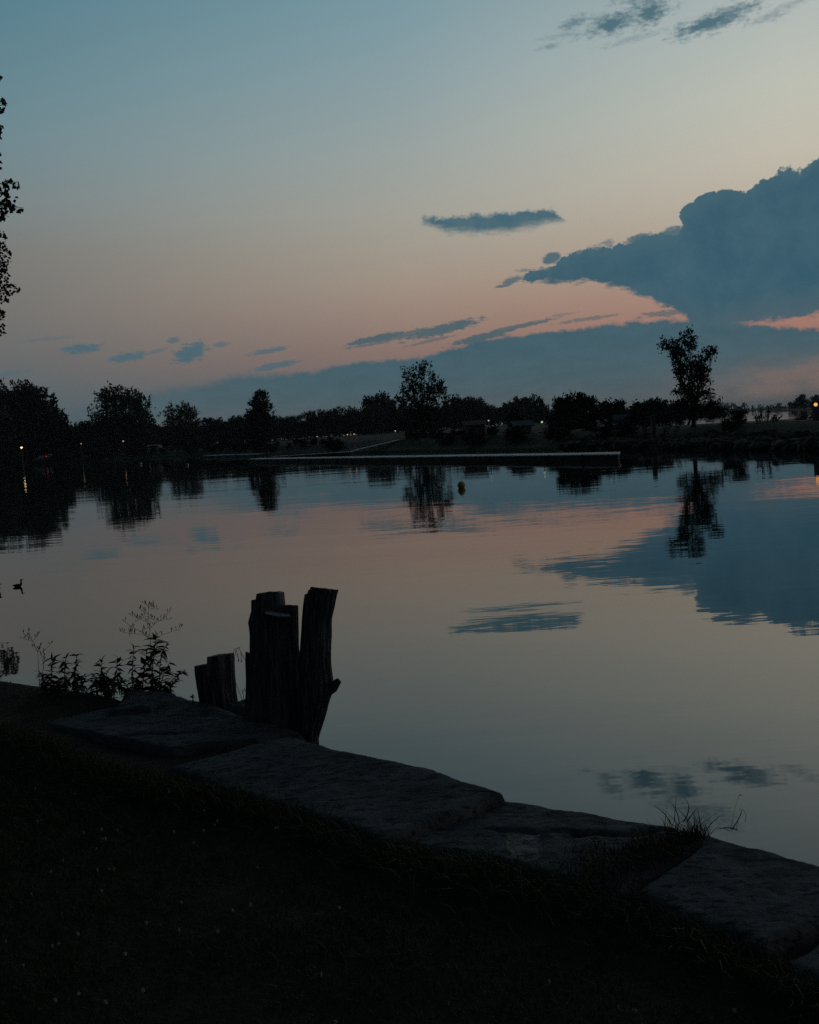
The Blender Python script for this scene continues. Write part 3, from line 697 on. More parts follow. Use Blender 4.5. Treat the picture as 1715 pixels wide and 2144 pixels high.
stalk('thin dry forked stalk rising beside the low leafy clump', [(332, 985), (325, 880), (318, 760), (315, 690), (275, 605)],
      [[(318, 700), (290, 655), (272, 650)], [(318, 690), (340, 660), (340, 635)], [(275, 605), (235, 575), (200, 545), (195, 535)], [(275, 610), (225, 595), (175, 577)], [(280, 600), (305, 570), (328, 538)],
       [(352, 900), (365, 800), (345, 720), (325, 680)], [(345, 715), (385, 670), (436, 620)], [(365, 800), (378, 750), (372, 720)], [(240, 570), (243, 540), (244, 520)]], M_DRY, .008, .0022)
def c6w(cx, cy, dy=0.0): return Vector(tuple(at(*c6(cx, cy), SY + dy)))
def wspray():
    d0 = c6w(575, 1195, .02)
    t = thing('dry_sprig', 'dry arching sprig caught between the short and the middle stump stems', 'plant', tuple(d0))
    for path in ([(575, 1195), (540, 1110), (500, 1000)], [(605, 825), (570, 765), (545, 715), (500, 720), (488, 760)], [(545, 715), (555, 705), (545, 700), (515, 715)], [(520, 730), (530, 775), (545, 825)], [(560, 750), (568, 800), (563, 830)], [(590, 1190), (580, 1120), (600, 1085)], [(585, 1150), (570, 1100)], [(515, 725), (508, 760), (515, 775), (535, 772)]):
        mb = MB(); mb.tube([c6w(x, y, .02) - d0 for x, y in path], .0016, 5); mb.build('stem', M_STEM, t)
    for (x, y) in ((530, 772), (537, 815), (565, 818), (600, 1095), (540, 1105)):
        place_leaf('leaf', WL[0], c6w(x, y, .02) - d0, (random.uniform(-.3, .3), 0, -1), .02, t)
wspray()
t = leafy('tiny leafy sprig at the foot of the short stump stem', [(1610, 1075), (1612, 1065), (1615, 1055)], 7, .03, -.4, 0)

M_BLADE = mat('tall_grass_blade', (.07, .075, .035), .8, .4, 6)
def tuft(label, blades, Yd, mt=M_BLADE, w=.0019):
    b0 = Vector(tuple(at(*blades[0][0], Yd))); t = thing('grass_tuft', label, 'grass tuft', tuple(b0))
    for bl in blades:
        dy = random.uniform(-.05, .05); pts = [Vector(tuple(at(*p, Yd + dy))) - b0 for p in bl]
        # smooth the bend
        P = []
        for i in range(9):
            u = i / 8; 
            if len(pts) == 3: P.append(pts[0] * (1 - u) ** 2 + pts[1] * 2 * u * (1 - u) + pts[2] * u * u)
            else: P.append(pts[0].lerp(pts[1], u))
        n = Vector((random.uniform(-1, 1), random.uniform(-1, 1), .1)).normalized(); V = []; ww = w * random.uniform(.7, 1.3)
        for i, p in enumerate(P):
            d = (P[min(i + 1, 8)] - P[max(i - 1, 0)]).normalized(); s = d.cross(n); s = s.normalized() * ww * (1 - (i / 8) ** 2 * .9); nn = s.cross(d).normalized() * ww * .4
            V += [p - s, p + nn, p + s]
        Fc = []
        for i in range(8):
            a = i * 3; Fc += [(a, a + 1, a + 4, a + 3), (a + 1, a + 2, a + 5, a + 4)]
        mb = MB(); mb.add(V, Fc); mb.build('blade', mt, t, smooth=True)
    return t
bl = []
for i in range(30):
    bx = random.uniform(1365, 1490); by = 1752 + random.uniform(-8, 30) - (bx - 1365) * .08; h = random.uniform(25, 85) * (1 - abs(bx - 1425) / 130); lean = random.gauss(0, 30)
    bl.append([(bx, by), (bx + lean * .3, by - h * .7), (bx + lean, by - h)])
bl += [[(1405, 1725), (1395, 1700), (1366, 1686)], [(1412, 1722), (1414, 1690), (1417, 1664)], [(1430, 1722), (1455, 1690), (1430, 1667)], [(1438, 1722), (1448, 1705), (1460, 1692)], [(1422, 1722), (1420, 1695), (1402, 1678)]]
tuft('clump of tall dry grass growing from the joint between two slabs', bl, 3.62)
tuft('sparse grass stalk bent at its tip, alone on the slab at the water edge', [[(1530, 1738), (1538, 1690), (1548, 1665)], [(1548, 1665), (1552, 1663), (1556, 1668)], [(1536, 1735), (1535, 1705), (1507, 1718)], [(1540, 1738), (1552, 1705), (1536, 1711)], [(1532, 1738), (1565, 1690), (1545, 1696)], [(1560, 1722), (1566, 1700), (1552, 1694)], [(1545, 1738), (1520, 1728), (1500, 1738)], [(1528, 1740), (1512, 1730), (1498, 1735)]], 3.6, M_BLADE, .002)

def blades_mesh(px, py, pz, h, w, lean, mt, name):
    n = len(px); a = rng.uniform(0, 2 * math.pi, n); ca, sa = np.cos(a), np.sin(a); lb = rng.uniform(0, 2 * math.pi, n); lx, ly = np.cos(lb) * lean, np.sin(lb) * lean
    def P(s, t, ww): return np.stack([px + ca * ww * s + lx * t * t * h, py + sa * ww * s + ly * t * t * h, pz + h * t * (1 - .35 * lean * t)], 1)
    V = np.stack([P(-1, 0, w), P(1, 0, w), P(-1, .55, w * .75), P(1, .55, w * .75), P(0, 1.0, w * 0)], 1).reshape(-1, 3)
    b = np.arange(n)[:, None] * 5; T = (b[:, :, None] + np.array([[0, 1, 2], [1, 3, 2], [2, 3, 4]])[None]).reshape(-1, 3)
    return mesh_np(name, V, T, mt)
def scatter(n, x0, x1, y0, y1):
    x = rng.uniform(x0, x1, n); y = rng.uniform(y0, y1, n); return x, y
# mown lawn, denser near the camera
x, y = scatter(420000, -6, 3.2, .6, 7.2)
keep = (y < y_in(x) - .07) & (np.abs(x) < 1.0 + .62 * y)
x, y = x[keep], y[keep]; z = lawn_z(x, y) - .01
n = len(x); patchy = vnoise(np.stack([x, y, 0 * x], 1), 21, 3, 1.3)
h = np.clip(rng.normal(.042, .014, n) * (1 + .45 * patchy), .012, .1); 
edge_d = y_in(x) - y
h *= 1 + .5 * np.exp(-((edge_d - .2) / .16) ** 2)
tag(link('grass', blades_mesh(x, y, z, h, rng.uniform(.0013, .0026, n), rng.uniform(.2, 1.1, n), M_GRASS, 'grass')), 'short mown lawn grass in the dark foreground', 'grass', kind='stuff')
# longer uncut fringe where the lawn meets the stones
u = rng.uniform(-3.3, 1.7, 9000); off = rng.normal(0.13, .10, 9000); y = y_in(u) - off; z = np.maximum(lawn_z(u, y), .90)
hh = np.clip(rng.normal(.06, .03, 9000), .02, .18) * (1 + .4 * vnoise(np.stack([u, y, 0 * u], 1), 33, 3, 2.0))
tag(link('grass_fringe', blades_mesh(u, y, z, hh, rng.uniform(.0013, .0026, 9000), rng.uniform(.3, 1.3, 9000), M_FRINGE, 'grass_fringe')), 'long uncut grass along the inner side of the stone slabs', 'grass', kind='stuff')
# grass in the joint between the two right slabs
A = on(1215, 1842, .93); B = on(1470, 1752, .93); n = 1000; tt = rng.uniform(0, 1, n); wq = .09 * (1 - tt) + .02
jx = A[0] + (B[0] - A[0]) * tt + rng.normal(0, 1, n) * wq * .5; jy = A[1] + (B[1] - A[1]) * tt + rng.normal(0, 1, n) * wq
tag(link('joint_grass', blades_mesh(jx, jy, np.full(n, .93), np.clip(rng.normal(.07, .03, n), .02, .16), rng.uniform(.0013, .0024, n), rng.uniform(.3, 1.2, n), mat('joint_grass', (.075, .06, .032), .8, .4, 5), 'joint_grass')), 'rusty brown grass growing along the joint between two slabs', 'grass', kind='stuff')
# dry turf on the mound at the far end of the slabs
n = 9000; u = rng.uniform(-4.2, -2.1, n); dq = rng.uniform(.1, 1.5, n); y = y_out(u) - dq * 1.06; z = lawn_z(u, y) + .04 * smooth(-u, 1.95, 2.2) * np.exp(-((dq - .3) / .5) ** 2) - .01
tag(link('dry_turf', blades_mesh(u, y, z, np.clip(rng.normal(.022, .012, n), .006, .07), rng.uniform(.0015, .003, n), rng.uniform(.4, 1.3, n), M_DRYG, 'dry_turf')), 'dry brown turf on the mound under the weeds', 'grass', kind='stuff')

# clover heads in the lawn
cl = MB(); cl.tube([(0, 0, 0), (.004, 0, .03), (.006, 0, .055)], [.0012, .001, .001], 4, 0); 
for k in range(26):
    v = Vector((random.gauss(0, 1), random.gauss(0, 1), random.gauss(.4, .8))).normalized()
    cl.tube([(.006, 0, .06), tuple(Vector((.006, 0, .06)) + v * .0085), tuple(Vector((.006, 0, .06)) + v * .0105)], [.0025, .0026, .0008], 4, 1)
cme = cl.mesh('clover_flower', [M_WEED, M_CLOVER])
cpos = [(452, 1720), (450, 1727), (430, 1737), (425, 1690), (207, 1737), (180, 1740), (220, 1747), (368, 1740), (248, 1730), (67, 1648), (74, 1720), (152, 1655), (355, 1652), (400, 1760), (223, 1757), (196, 1772), (125, 1798), (105, 1818), (235, 1810), (235, 1815), (207, 1817), (541, 1806), (574, 1733), (579, 1735), (69, 1865), (215, 1861), (308, 1928), (520, 1892), (496, 1896), (378, 1940), (169, 1951), (116, 1968), (115, 1967), (52, 2005), (5, 1965), (378, 1882), (264, 1994), (454, 1949), (715, 1890), (672, 2043), (122, 2085), (222, 2085), (158, 2073), (705, 2126), (306, 2065), (940, 2090), (1305, 2098), (1325, 2110), (1535, 2108), (1150, 2045), (1430, 2135)]
for p in cpos:
    q = on(*p, .97); q = on(*p, lawn_z([q[0]], [q[1]])[0] + .055)
    o = link('clover_flower', cme, None, (q[0], q[1], float(lawn_z([q[0]], [q[1]])[0]))); s = random.uniform(.3, .65); o.scale = (s, s, random.uniform(.6, .9)); o.rotation_euler = (random.uniform(-.3, .3), random.uniform(-.3, .3), random.uniform(0, 6))
    tag(o, 'small white clover flower head dotted in the dark lawn', 'flower', 'white clover flowers in the lawn')

# ------------------------------------------------------------------ far bank terrain
SHP = [on(*p, 0) for p in [(0, 976.5), (100, 971), (250, 962), (400, 955), (530, 953.5), (700, 950), (860, 946), (1020, 944.5), (1200, 942), (1350, 940), (1500, 941), (1715, 945)]]
saz = [math.degrees(math.atan2(p[0], p[1])) for p in SHP]; sdd = [math.hypot(p[0], p[1]) for p in SHP]
saz = [-62, -40] + saz + [30, 42, 60]; sdd = [300, 340] + sdd + [44, 36, 30]
def shore(a): return np.interp(a, saz, sdd)
def spit(a): return smooth(a, 11.0, 16.5)
def far_z(a, s):
    a = np.asarray(a, float); s = np.asarray(s, float)
    main = -.8 + 1.1 * smooth(s, -3, .5) + 1.25 * smooth(s, .3, 11) + 1.0 * smooth(s, 20, 300)
    sp = -.8 + 1.1 * smooth(s, -3, .5) + 1.2 * smooth(s, .3, 13) - 1.15 * smooth(s, 20, 70) - .45 * smooth(s, 60, 190) - 1.6 * smooth(s, 190, 300)
    k = spit(a); p = np.stack([a * 2.0, s * .12, 0 * a], 1)
    return main * (1 - k) + sp * k + .2 * vnoise(p, 41, 3, 1.2) * smooth(s, 0, 6) * (1 - .7 * k) * (1 - .6 * k * smooth(s, 25, 60))
aa_ = np.linspace(-62, 60, 320); ss_ = np.concatenate([np.linspace(-4, 16, 26), np.linspace(18, 80, 24), np.linspace(90, 620, 26)])
AA, SS = np.meshgrid(aa_, ss_, indexing='ij'); DD = shore(AA) + .8 * vnoise(np.stack([AA.ravel() * 1.5, 0 * AA.ravel(), 0 * AA.ravel()], 1), 44, 3, 1.0).reshape(AA.shape) + SS
ZZ = far_z(AA.ravel(), SS.ravel()).reshape(AA.shape)
VX = DD * np.sin(np.radians(AA)); VY = DD * np.cos(np.radians(AA))
na, nsn = AA.shape; idx = np.arange(na * nsn).reshape(na, nsn); Q = np.stack([idx[:-1, :-1], idx[1:, :-1], idx[1:, 1:], idx[:-1, 1:]], -1).reshape(-1, 4)
qa = AA[:-1, :-1].ravel(); qs = SS[:-1, :-1].ravel()
mi = ((spit(qa) > .45) & (qs > 26)).astype(int)
tag(link('far_bank', mesh_np('far_bank', np.stack([VX, VY, ZZ], -1).reshape(-1, 3), Q, [M_BANK, M_SAND], mi, True)), kind='structure')
def gz(x, y):
    a = math.degrees(math.atan2(x, y)); s = math.hypot(x, y) - float(shore(a)); return float(far_z([a], [s])[0])
def strip(name, pts, w, mt, lift=.03):
    V = []
    P = []
    for (x0, y0), (x1, y1) in zip(pts[:-1], pts[1:]):
        for i in range(8): P.append((x0 + (x1 - x0) * i / 8, y0 + (y1 - y0) * i / 8))
    P.append(pts[-1])
    for i, (x, y) in enumerate(P):
        r = math.hypot(x, y); ux, uy = x / r, y / r
        for s in (-w / 2, 0, w / 2): V.append((x + ux * s, y + uy * s, max(gz(x + ux * s, y + uy * s), gz(x, y)) + lift))
    Fc = [(i * 3 + k, i * 3 + k + 3, i * 3 + k + 4, i * 3 + k + 1) for i in range(len(P) - 1) for k in (0, 1)]
    mb = MB(); mb.add(V, Fc); return tag(mb.build(name, mt), kind='structure')
def polar(az_, s): d = float(shore(az_)) + s; return (d * math.sin(math.radians(az_)), d * math.cos(math.radians(az_)))
strip('path', [polar(a, s) for a, s in ((-3, 22), (0, 21), (4, 19), (8, 18), (11, 17.5), (14, 17), (17, 16), (20, 16), (23, 16.5), (27, 17), (36, 18))], 2.6, M_PATH)

# boulders protecting the far bank at the right: uncountable small rubble
rk = MB(); rr = random.Random(3)
for k in range(420):
    a = rr.uniform(9.5, 29); s = rr.uniform(-.6, 6.5); x, y = polar(a, s); sz = rr.uniform(.22, .55) * (1.2 if s < 2 else .8)
    b0 = len(rk.v); rk.ball((x, y, gz(x, y) + sz * .15), sz * rr.uniform(.8, 1.5), sz * rr.uniform(.7, 1.2), sz * rr.uniform(.45, .8), 7, 5)
    for i in range(b0, len(rk.v)):
        p = rk.v[i]; rk.v[i] = (p[0] + rr.uniform(-.09, .09), p[1] + rr.uniform(-.09, .09), p[2] + rr.uniform(-.07, .07))
tag(rk.build('rock_rubble', M_ROCK), 'dark rock rubble covering the slope of the far bank below the path', 'rocks', kind='stuff')

# ------------------------------------------------------------------ trees
def leaf_cloud(blobs, n, size, seed, spiky=.25, loose=0.0):
    """blobs (N,6): centre and radii; diamond leaf clumps through the volume, gathered in twigs"""
    g = np.random.default_rng(seed); B = np.array(blobs, float); wgt = (B[:, 3] * B[:, 5]); wgt /= wgt.sum()
    ntw = max(8, n // 9); bi = g.choice(len(B), ntw, p=wgt)
    d = g.normal(size=(ntw, 3)); d /= np.linalg.norm(d, axis=1)[:, None]
    r = g.uniform(0, 1, ntw) ** .42 * (1 + spiky * g.uniform(-.4, 1, ntw) ** 3)
    tw = B[bi, :3] + d * r[:, None] * B[bi, 3:]
    k = g.integers(0, ntw, n); out = d[k] * .6 + np.array([0, 0, .35]); sc = size * 1.5
    t = g.uniform(-1, 1.2, n)[:, None]
    c = tw[k] + out * t * sc + g.normal(size=(n, 3)) * sc * (.45 + loose)
    ax = out + g.normal(size=(n, 3)) * .6; ax /= np.linalg.norm(ax, axis=1)[:, None]
    s = np.cross(ax, g.normal(size=(n, 3))); s /= np.linalg.norm(s, axis=1)[:, None]
    L = size * g.uniform(.55, 1.3, n)[:, None]; Wd = L * g.uniform(.3, .6, n)[:, None]
    V = np.stack([c - ax * L, c + s * Wd, c + ax * L, c - s * Wd], 1).reshape(-1, 3)
    return V, np.arange(n * 4).reshape(-1, 4)
def tree(label, base, blobs, n, size, seed, trunk_r=.25, mt=None, group=None, name='tree', spiky=.25, limbs=7, cat='tree', mul=1.9, loose=0.0):
    base = np.array(base, float); B = np.array(blobs, float); B[:, :3] -= base
    t = thing(name, label, cat, base, group); rr = random.Random(seed)
    V, Q = leaf_cloud(B, int(n * mul), size * 1.12, seed, spiky, loose)
    V[:, 2] = np.maximum(V[:, 2], .02)
    link('crown', mesh_np('crown', V, Q, mt or M_LEAF), t)
    mb = MB(); ctr = np.average(B[:, :3], axis=0, weights=B[:, 3]); top = (B[:, 2] + B[:, 5] * .5).max(); fork = max(.25 * top, min(B[:, 2] - B[:, 5]) + .15 * top)
    fx, fy = ctr[0] * .35, ctr[1] * .35
    mb.tube([(0, 0, -.3), (0, 0, .2), (fx * .5, fy * .5, fork * .5), (fx, fy, fork)], [trunk_r * 1.5, trunk_r * 1.15, trunk_r, trunk_r * .8], 8)
    for k in range(limbs):
        bb = B[k % len(B)]; tip = bb[:3] + np.array([rr.uniform(-.6, .6) * bb[3], rr.uniform(-.6, .6) * bb[4], rr.uniform(-.1, .8) * bb[5]])
        st = np.array([fx, fy, fork]) * rr.uniform(.75, 1); md = st * .5 + tip * .5 + np.array([(tip[0] - fx) * .12, (tip[1] - fy) * .12, -.05 * top])
        mb.tube([st, md, tip], [trunk_r * .5, trunk_r * .3, trunk_r * .08], 6)
    mb.build('trunk', M_BARK, t); return t
def px_blobs(lst, Yd, seed):
    rr = random.Random(seed); o = []
    for (x, y, rx, ry) in lst:
        dep = (rx + ry) / 2 * Yd / F; c = at(x, y, Yd + rr.uniform(-.5, .5) * dep); o.append((c[0], c[1], c[2], rx * Yd / F, dep, ry * Yd / F))
    return o
def ptree(label, basepx, Yd, blobs, n, size, seed, **kw):
    b = at(basepx, 900, Yd); z = gz(b[0], b[1])
    # slide along the bank until the base sits under its crown
    for _ in range(3):
        y_img = 904 + .0  # horizon row varies with roll; use the ray at the base height instead
        d = None
    bz = np.array([b[0], b[1], z])
    return tree(label, bz, px_blobs(blobs, Yd, seed), n, size, seed, **kw)
# lone tree on the spit, V-shaped top
c4 = lambda x, y: (1200 + x * .3003, 660 + y * .3003)
def c4b(lst): return [(*c4(x, y), rx * .3003, ry * .3003) for x, y, rx, ry in lst]
ptree('lone slender tree with a forked V shaped top standing by the path on the spit', 1453, 74 + 4, c4b([(650, 205, 42, 52), (715, 250, 55, 60), (790, 165, 52, 55), (825, 190, 32, 70), (755, 320, 62, 60), (985, 235, 26, 26), (935, 275, 48, 42), (885, 335, 55, 55), (815, 380, 85, 70), (740, 395, 50, 32), (905, 390, 48, 40),
      (820, 470, 95, 60), (905, 465, 55, 50), (730, 535, 48, 22), (830, 560, 95, 55), (925, 545, 55, 45), (790, 630, 95, 50), (880, 650, 100, 45), (970, 625, 55, 32), (1010, 665, 48, 20)]), 6200, .12, 101, trunk_r=.16, spiky=.5, limbs=22, loose=.25, mul=1.08)
# prominent trees along the far shore
ptree('bulky dark tree group leader at the picture edge on the far shore', 40, 335, [(-20, 850, 55, 50), (40, 845, 48, 42), (80, 838, 26, 28), (60, 815, 24, 14), (95, 880, 36, 40), (20, 900, 70, 50), (75, 915, 60, 40)], 6500, .55, 102, trunk_r=.5)
ptree('big round crowned tree with spiky top between two dips in the far treeline', 258, 335, [(245, 835, 30, 26), (222, 838, 16, 20), (275, 840, 24, 26), (298, 852, 18, 20), (258, 870, 55, 36), (235, 885, 40, 30), (300, 885, 26, 28), (262, 910, 70, 34)], 6500, .5, 103, trunk_r=.5, spiky=.6)
ptree('smaller twin topped tree next to the big round crowned tree on the far shore', 378, 420, [(358, 865, 13, 16), (385, 860, 18, 14), (402, 866, 12, 14), (378, 885, 36, 20), (380, 910, 40, 24)], 3000, .5, 104, trunk_r=.35, spiky=.6)
ptree('narrow pointed tree standing well above the middle of the treeline', 543, 235, [(545, 826, 10, 10), (540, 840, 20, 12), (548, 852, 22, 14), (541, 868, 24, 16), (545, 895, 34, 30)], 3800, .34, 105, trunk_r=.32, spiky=.55, mul=1.3)
ptree('flat topped dark tree leaning against the tall ragged tree', 790, 430, [(775, 843, 18, 14), (800, 838, 18, 14), (815, 848, 12, 12), (790, 868, 38, 24), (790, 895, 44, 26)], 3600, .62, 106, trunk_r=.3)
ptree('tall ragged tree with an open top in the middle of the far shore', 886, 152, [(886, 772, 13, 14), (860, 785, 16, 16), (876, 798, 20, 20), (855, 815, 18, 18), (905, 790, 10, 14), (915, 808, 18, 18), (905, 825, 26, 20), (865, 835, 28, 18), (845, 838, 14, 12), (925, 822, 10, 14), (888, 858, 44, 22), (885, 890, 56, 34)], 5200, .22, 107, trunk_r=.28, spiky=.5, limbs=18, loose=.15, mul=1.15)
ptree('low domed tree immediately past the tall ragged tree', 970, 420, [(955, 848, 26, 20), (985, 850, 30, 18), (965, 876, 40, 24)], 2600, .6, 108, trunk_r=.25)
ptree('wide round tree behind the pale shelter on the far bank', 1108, 420, [(1085, 852, 22, 18), (1112, 848, 26, 16), (1132, 858, 15, 16), (1105, 870, 42, 18)], 3000, .6, 109, trunk_r=.22)
ptree('bushy tree with see through upper edge right after the wide round tree', 1200, 112, [(1172, 850, 12, 14), (1190, 848, 16, 18), (1213, 840, 20, 15), (1236, 846, 14, 14), (1205, 870, 46, 20), (1250, 868, 14, 18)], 3000, .2, 110, trunk_r=.2, spiky=.4)
ptree('broad low tree sloping down beside the pale roofed house', 1285, 118, [(1270, 856, 14, 14), (1294, 850, 12, 10), (1305, 866, 14, 12), (1282, 872, 30, 14)], 1800, .2, 111, trunk_r=.18, spiky=.4)
ptree('low rounded tree just before the lone forked tree', 1358, 125, [(1335, 858, 18, 12), (1360, 852, 22, 12), (1385, 856, 20, 12), (1358, 868, 46, 16)], 2800, .22, 112, trunk_r=.2)
ptree('low spreading tree behind the trunk of the lone forked tree', 1440, 150, [(1420, 852, 18, 12), (1440, 862, 34, 14), (1475, 866, 36, 12), (1500, 868, 22, 7)], 2200, .24, 113, trunk_r=.2)
# crowded row behind them: each tree its own, crowns shared between look-alikes
SIL = [(-150, 815), (0, 818), (60, 815), (100, 860), (135, 888), (160, 885), (185, 878), (200, 884), (260, 878), (320, 888), (345, 884), (378, 880), (420, 875), (480, 871), (515, 864), (560, 868), (600, 868), (640, 862), (670, 855), (700, 851), (760, 850), (830, 846), (880, 850), (930, 846), (960, 832), (1000, 838), (1020, 844), (1060, 838), (1100, 840), (1140, 856), (1170, 850), (1260, 850), (1310, 860), (1350, 848), (1400, 850), (1430, 862)]
gen_m = []
for k in range(7):
    rr = random.Random(300 + k); bs = []
    for j in range(7): bs.append((rr.uniform(-.28, .28), rr.uniform(-.25, .25), rr.uniform(.42, .80), rr.uniform(.16, .26), rr.uniform(.16, .26), rr.uniform(.13, .2)))
    bs += [(0, 0, .35, .42, .4, .28), (0, 0, .18, .36, .36, .18), (rr.uniform(-.1, .1), 0, .86, .13, .13, .13)]
    V, Q = leaf_cloud(bs, 3600, .040, 400 + k, .35); V[:, 2] = np.clip(V[:, 2], .02, 1.02)
    cm = mesh_np('crown', V, Q, M_LEAF if k % 2 else M_LEAF2)
    mb = MB(); mb.tube([(0, 0, -.03), (0, 0, .2), (.01, 0, .6)], [.025, .02, .008], 7)
    for j in range(5): mb.tube([(0, 0, .18 + .05 * j), tuple(np.array(bs[j][:3]) * .6 + np.array([0, 0, .15])), bs[j][:3]], [.012, .008, .002], 5)
    gen_m.append((cm, mb.mesh('trunk', M_BARK)))
def filler(px, topy, Yd, wfac, seed, label, group, name='tree', cat='tree'):
    rr = random.Random(seed); tp = at(px, topy, Yd); z = gz(tp[0], tp[1]); hgt = max(1.0, tp[2] - z)
    t = thing(name, label, cat, (tp[0], tp[1], z - .05), group); cm, tm = rr.choice(gen_m)
    link('crown', cm, t); link('trunk', tm, t); t.scale = (hgt * wfac, hgt * wfac, hgt / .99); t.rotation_euler = (0, 0, rr.uniform(0, 6.28)); return t
MARKS = [(40, 'bulky edge tree group'), (258, 'big round tree'), (378, 'twin topped tree'), (543, 'narrow pointed tree'), (790, 'flat topped tree'), (886, 'tall ragged tree'), (1108, 'wide round tree'), (1200, 'bushy tree'), (1358, 'low rounded tree'), (1453, 'lone forked tree')]
def between(px):
    lo = [m_ for m_ in MARKS if m_[0] <= px]; hi = [m_ for m_ in MARKS if m_[0] > px]
    if not lo: return 'before the ' + hi[0][1]
    if not hi: return 'beyond the ' + lo[-1][1]
    return 'between the %s and the %s' % (lo[-1][1], hi[0][1])
rr = random.Random(77); px = -140
while px < 1425:
    top = float(np.interp(px, [s[0] for s in SIL], [s[1] for s in SIL])); q = at(px, 940, 100); a = math.degrees(math.atan2(q[0], q[1])); d = rr.uniform(320, 400) if px < 140 else rr.uniform(350, 470) if px < 1150 else float(shore(a)) + rr.uniform(24, 50)
    filler(px, top + abs(rr.gauss(0, 4)), d * math.cos(math.radians(a)), rr.uniform(.85, 1.15), rr.random(), 'dark treeline tree ' + between(px), 'trees in the far row ' + between(px))
    px += rr.uniform(11, 18) * (1 if px < 1150 else 1.3)
# undergrowth at the waterline
px = -120
while px < 1330:
    q = at(px, 940, 100); a = math.degrees(math.atan2(q[0], q[1])); sh_ = float(shore(a)); d = (sh_ + rr.uniform(2.5, 13)) * math.cos(math.radians(a))
    hz = 904 - math.tan(ROLL) * (px - 857); topy = hz - (rr.uniform(2, 26) if px < 330 else rr.uniform(0, 15) if px < 560 else rr.uniform(-7, 4) if px < 1000 else rr.uniform(0, 7) - 6)
    g_ = at(px, topy, d)
    if (px < 1000 or rr.random() < .45) and not 715 < px < 850:
        filler(px, topy, d, rr.uniform(1.2, 1.9), rr.random(), 'dark waterside shrub ' + between(px), 'shrubs at the water ' + between(px), 'shrub', 'shrub')
    px += rr.uniform(13, 24)
filler(1083, 868, 112, 1.3, 5, 'wide bush in front of the pale shelter on the far bank', None, 'bush', 'bush')
filler(1545, 853, 71, 1.15, 6, 'dense rounded bush beside the path on the spit', None, 'bush', 'bush')
filler(1526, 878, 70, 1.5, 61, 'small low bush leaning on the dense rounded bush', None, 'bush', 'bush')
def sprig(label, pxs, Yd, seed):
    rr = random.Random(seed); b = at(pxs[0][0], 880, Yd); z = gz(b[0], b[1]); t = thing('reed_clump', label, 'plant', (b[0], b[1], z))
    mb = MB()
    for (px_, top) in pxs:
        for k in range(7):
            e = at(px_ + rr.gauss(0, 5), top + rr.uniform(0, 10), Yd) - np.array([b[0], b[1], z]); s0 = np.array([e[0] * .75, rr.uniform(-.3, .3), 0])
            mb.tube([s0, s0 * .5 + e * .5, e], [.022, .02, .006], 4)
            for j in range(5):
                u = rr.uniform(.3, 1); c = s0 * (1 - u) + e * u; dd = np.array([rr.gauss(0, .12), rr.gauss(0, .1), rr.uniform(.05, .2)]); mb.tube([c, c + dd * .6, c + dd], [.02, .028, .004], 4)
    mb.build('stem', M_WEED, t); return t
sprig('sparse upright reeds between the rounded bush and the lamp pillar', [(1585, 862), (1597, 856), (1610, 853), (1622, 864), (1632, 870)], 72, 1)
sprig('thin reeds standing right beside the lamp pillar', [(1668, 872), (1682, 868), (1692, 864)], 71, 2)
sprig('short reeds along the path near the lone forked tree', [(1350, 886), (1360, 884), (1398, 883), (1420, 884)], 77, 3)
# trees on the farther spit across the open lake
for i, (px, top, Yd, w, lb) in enumerate([(1662, 838, 640, 1.2, 'small hazy tree on the distant headland, lowest of its row'), (1682, 824, 620, 1.0, 'hazy tree with a feathery top on the distant headland'), (1708, 826, 600, 1.2, 'hazy round tree on the distant headland above the lamp'), (1735, 822, 600, 1.2, 'hazy tree at the outer end of the distant headland row')]):
    tp = at(px, top, Yd); t = thing('tree', lb, 'tree', (tp[0], tp[1], .4), 'trees on the distant headland'); cm, tm = gen_m[i]
    link('crown', cm, t); link('trunk', tm, t); hgt = tp[2] - .4; t.scale = (hgt * w, hgt * w, hgt)
g = MB()
hl = [at(px, 0, 600) for px in range(1640, 2300, 20)]
V = []; Fc = []
azs = np.linspace(20.9, 48, 60)
for a in azs:
    for d, z in ((575, -.5), (582, .35), (640, .8), (700, .35), (720, -.5)): V.append((d * math.sin(math.radians(a)), d * math.cos(math.radians(a)), z if a > 21.3 else -.5))
Fc = [(i * 5 + k, i * 5 + 5 + k, i * 5 + 6 + k, i * 5 + 1 + k) for i in range(59) for k in range(4)]
g.add(V, Fc); tag(g.build('headland', M_BANK), kind='structure')
# wooded shore miles across the lake: one far mass
bs = []; g3 = np.random.default_rng(8)
for a in np.arange(12, 62, .16):
    d = 1750 - 10 * (a - 12) + g3.uniform(-60, 60); hgt = (8 + 5 * math.sin(a * 1.1) + 5 * math.sin(a * .43 + 1) + g3.uniform(-2, 3)) * float(smooth(a, 12, 17)) * .8 + 5
    bs.append((d * math.sin(math.radians(a)), d * math.cos(math.radians(a)), hgt * .42, 10 + g3.uniform(0, 7), 16, hgt * .55))
V, Q = leaf_cloud(bs, 20000, 2.4, 55, .2); V[:, 2] = np.maximum(V[:, 2], -.2)
tag(link('far_woods', mesh_np('far_woods', V, Q, M_HILL)), 'hazy wooded shore far across the open lake', 'woods', kind='stuff')
g = MB(); V = []
azs = np.linspace(10, 64, 60)
for a in azs:
    for d, z in ((-30, -.6), (-10, .6), (60, 1.5), (140, -.6)): dd = 1750 - 10 * (a - 12) + d; V.append((dd * math.sin(math.radians(a)), dd * math.cos(math.radians(a)), z))
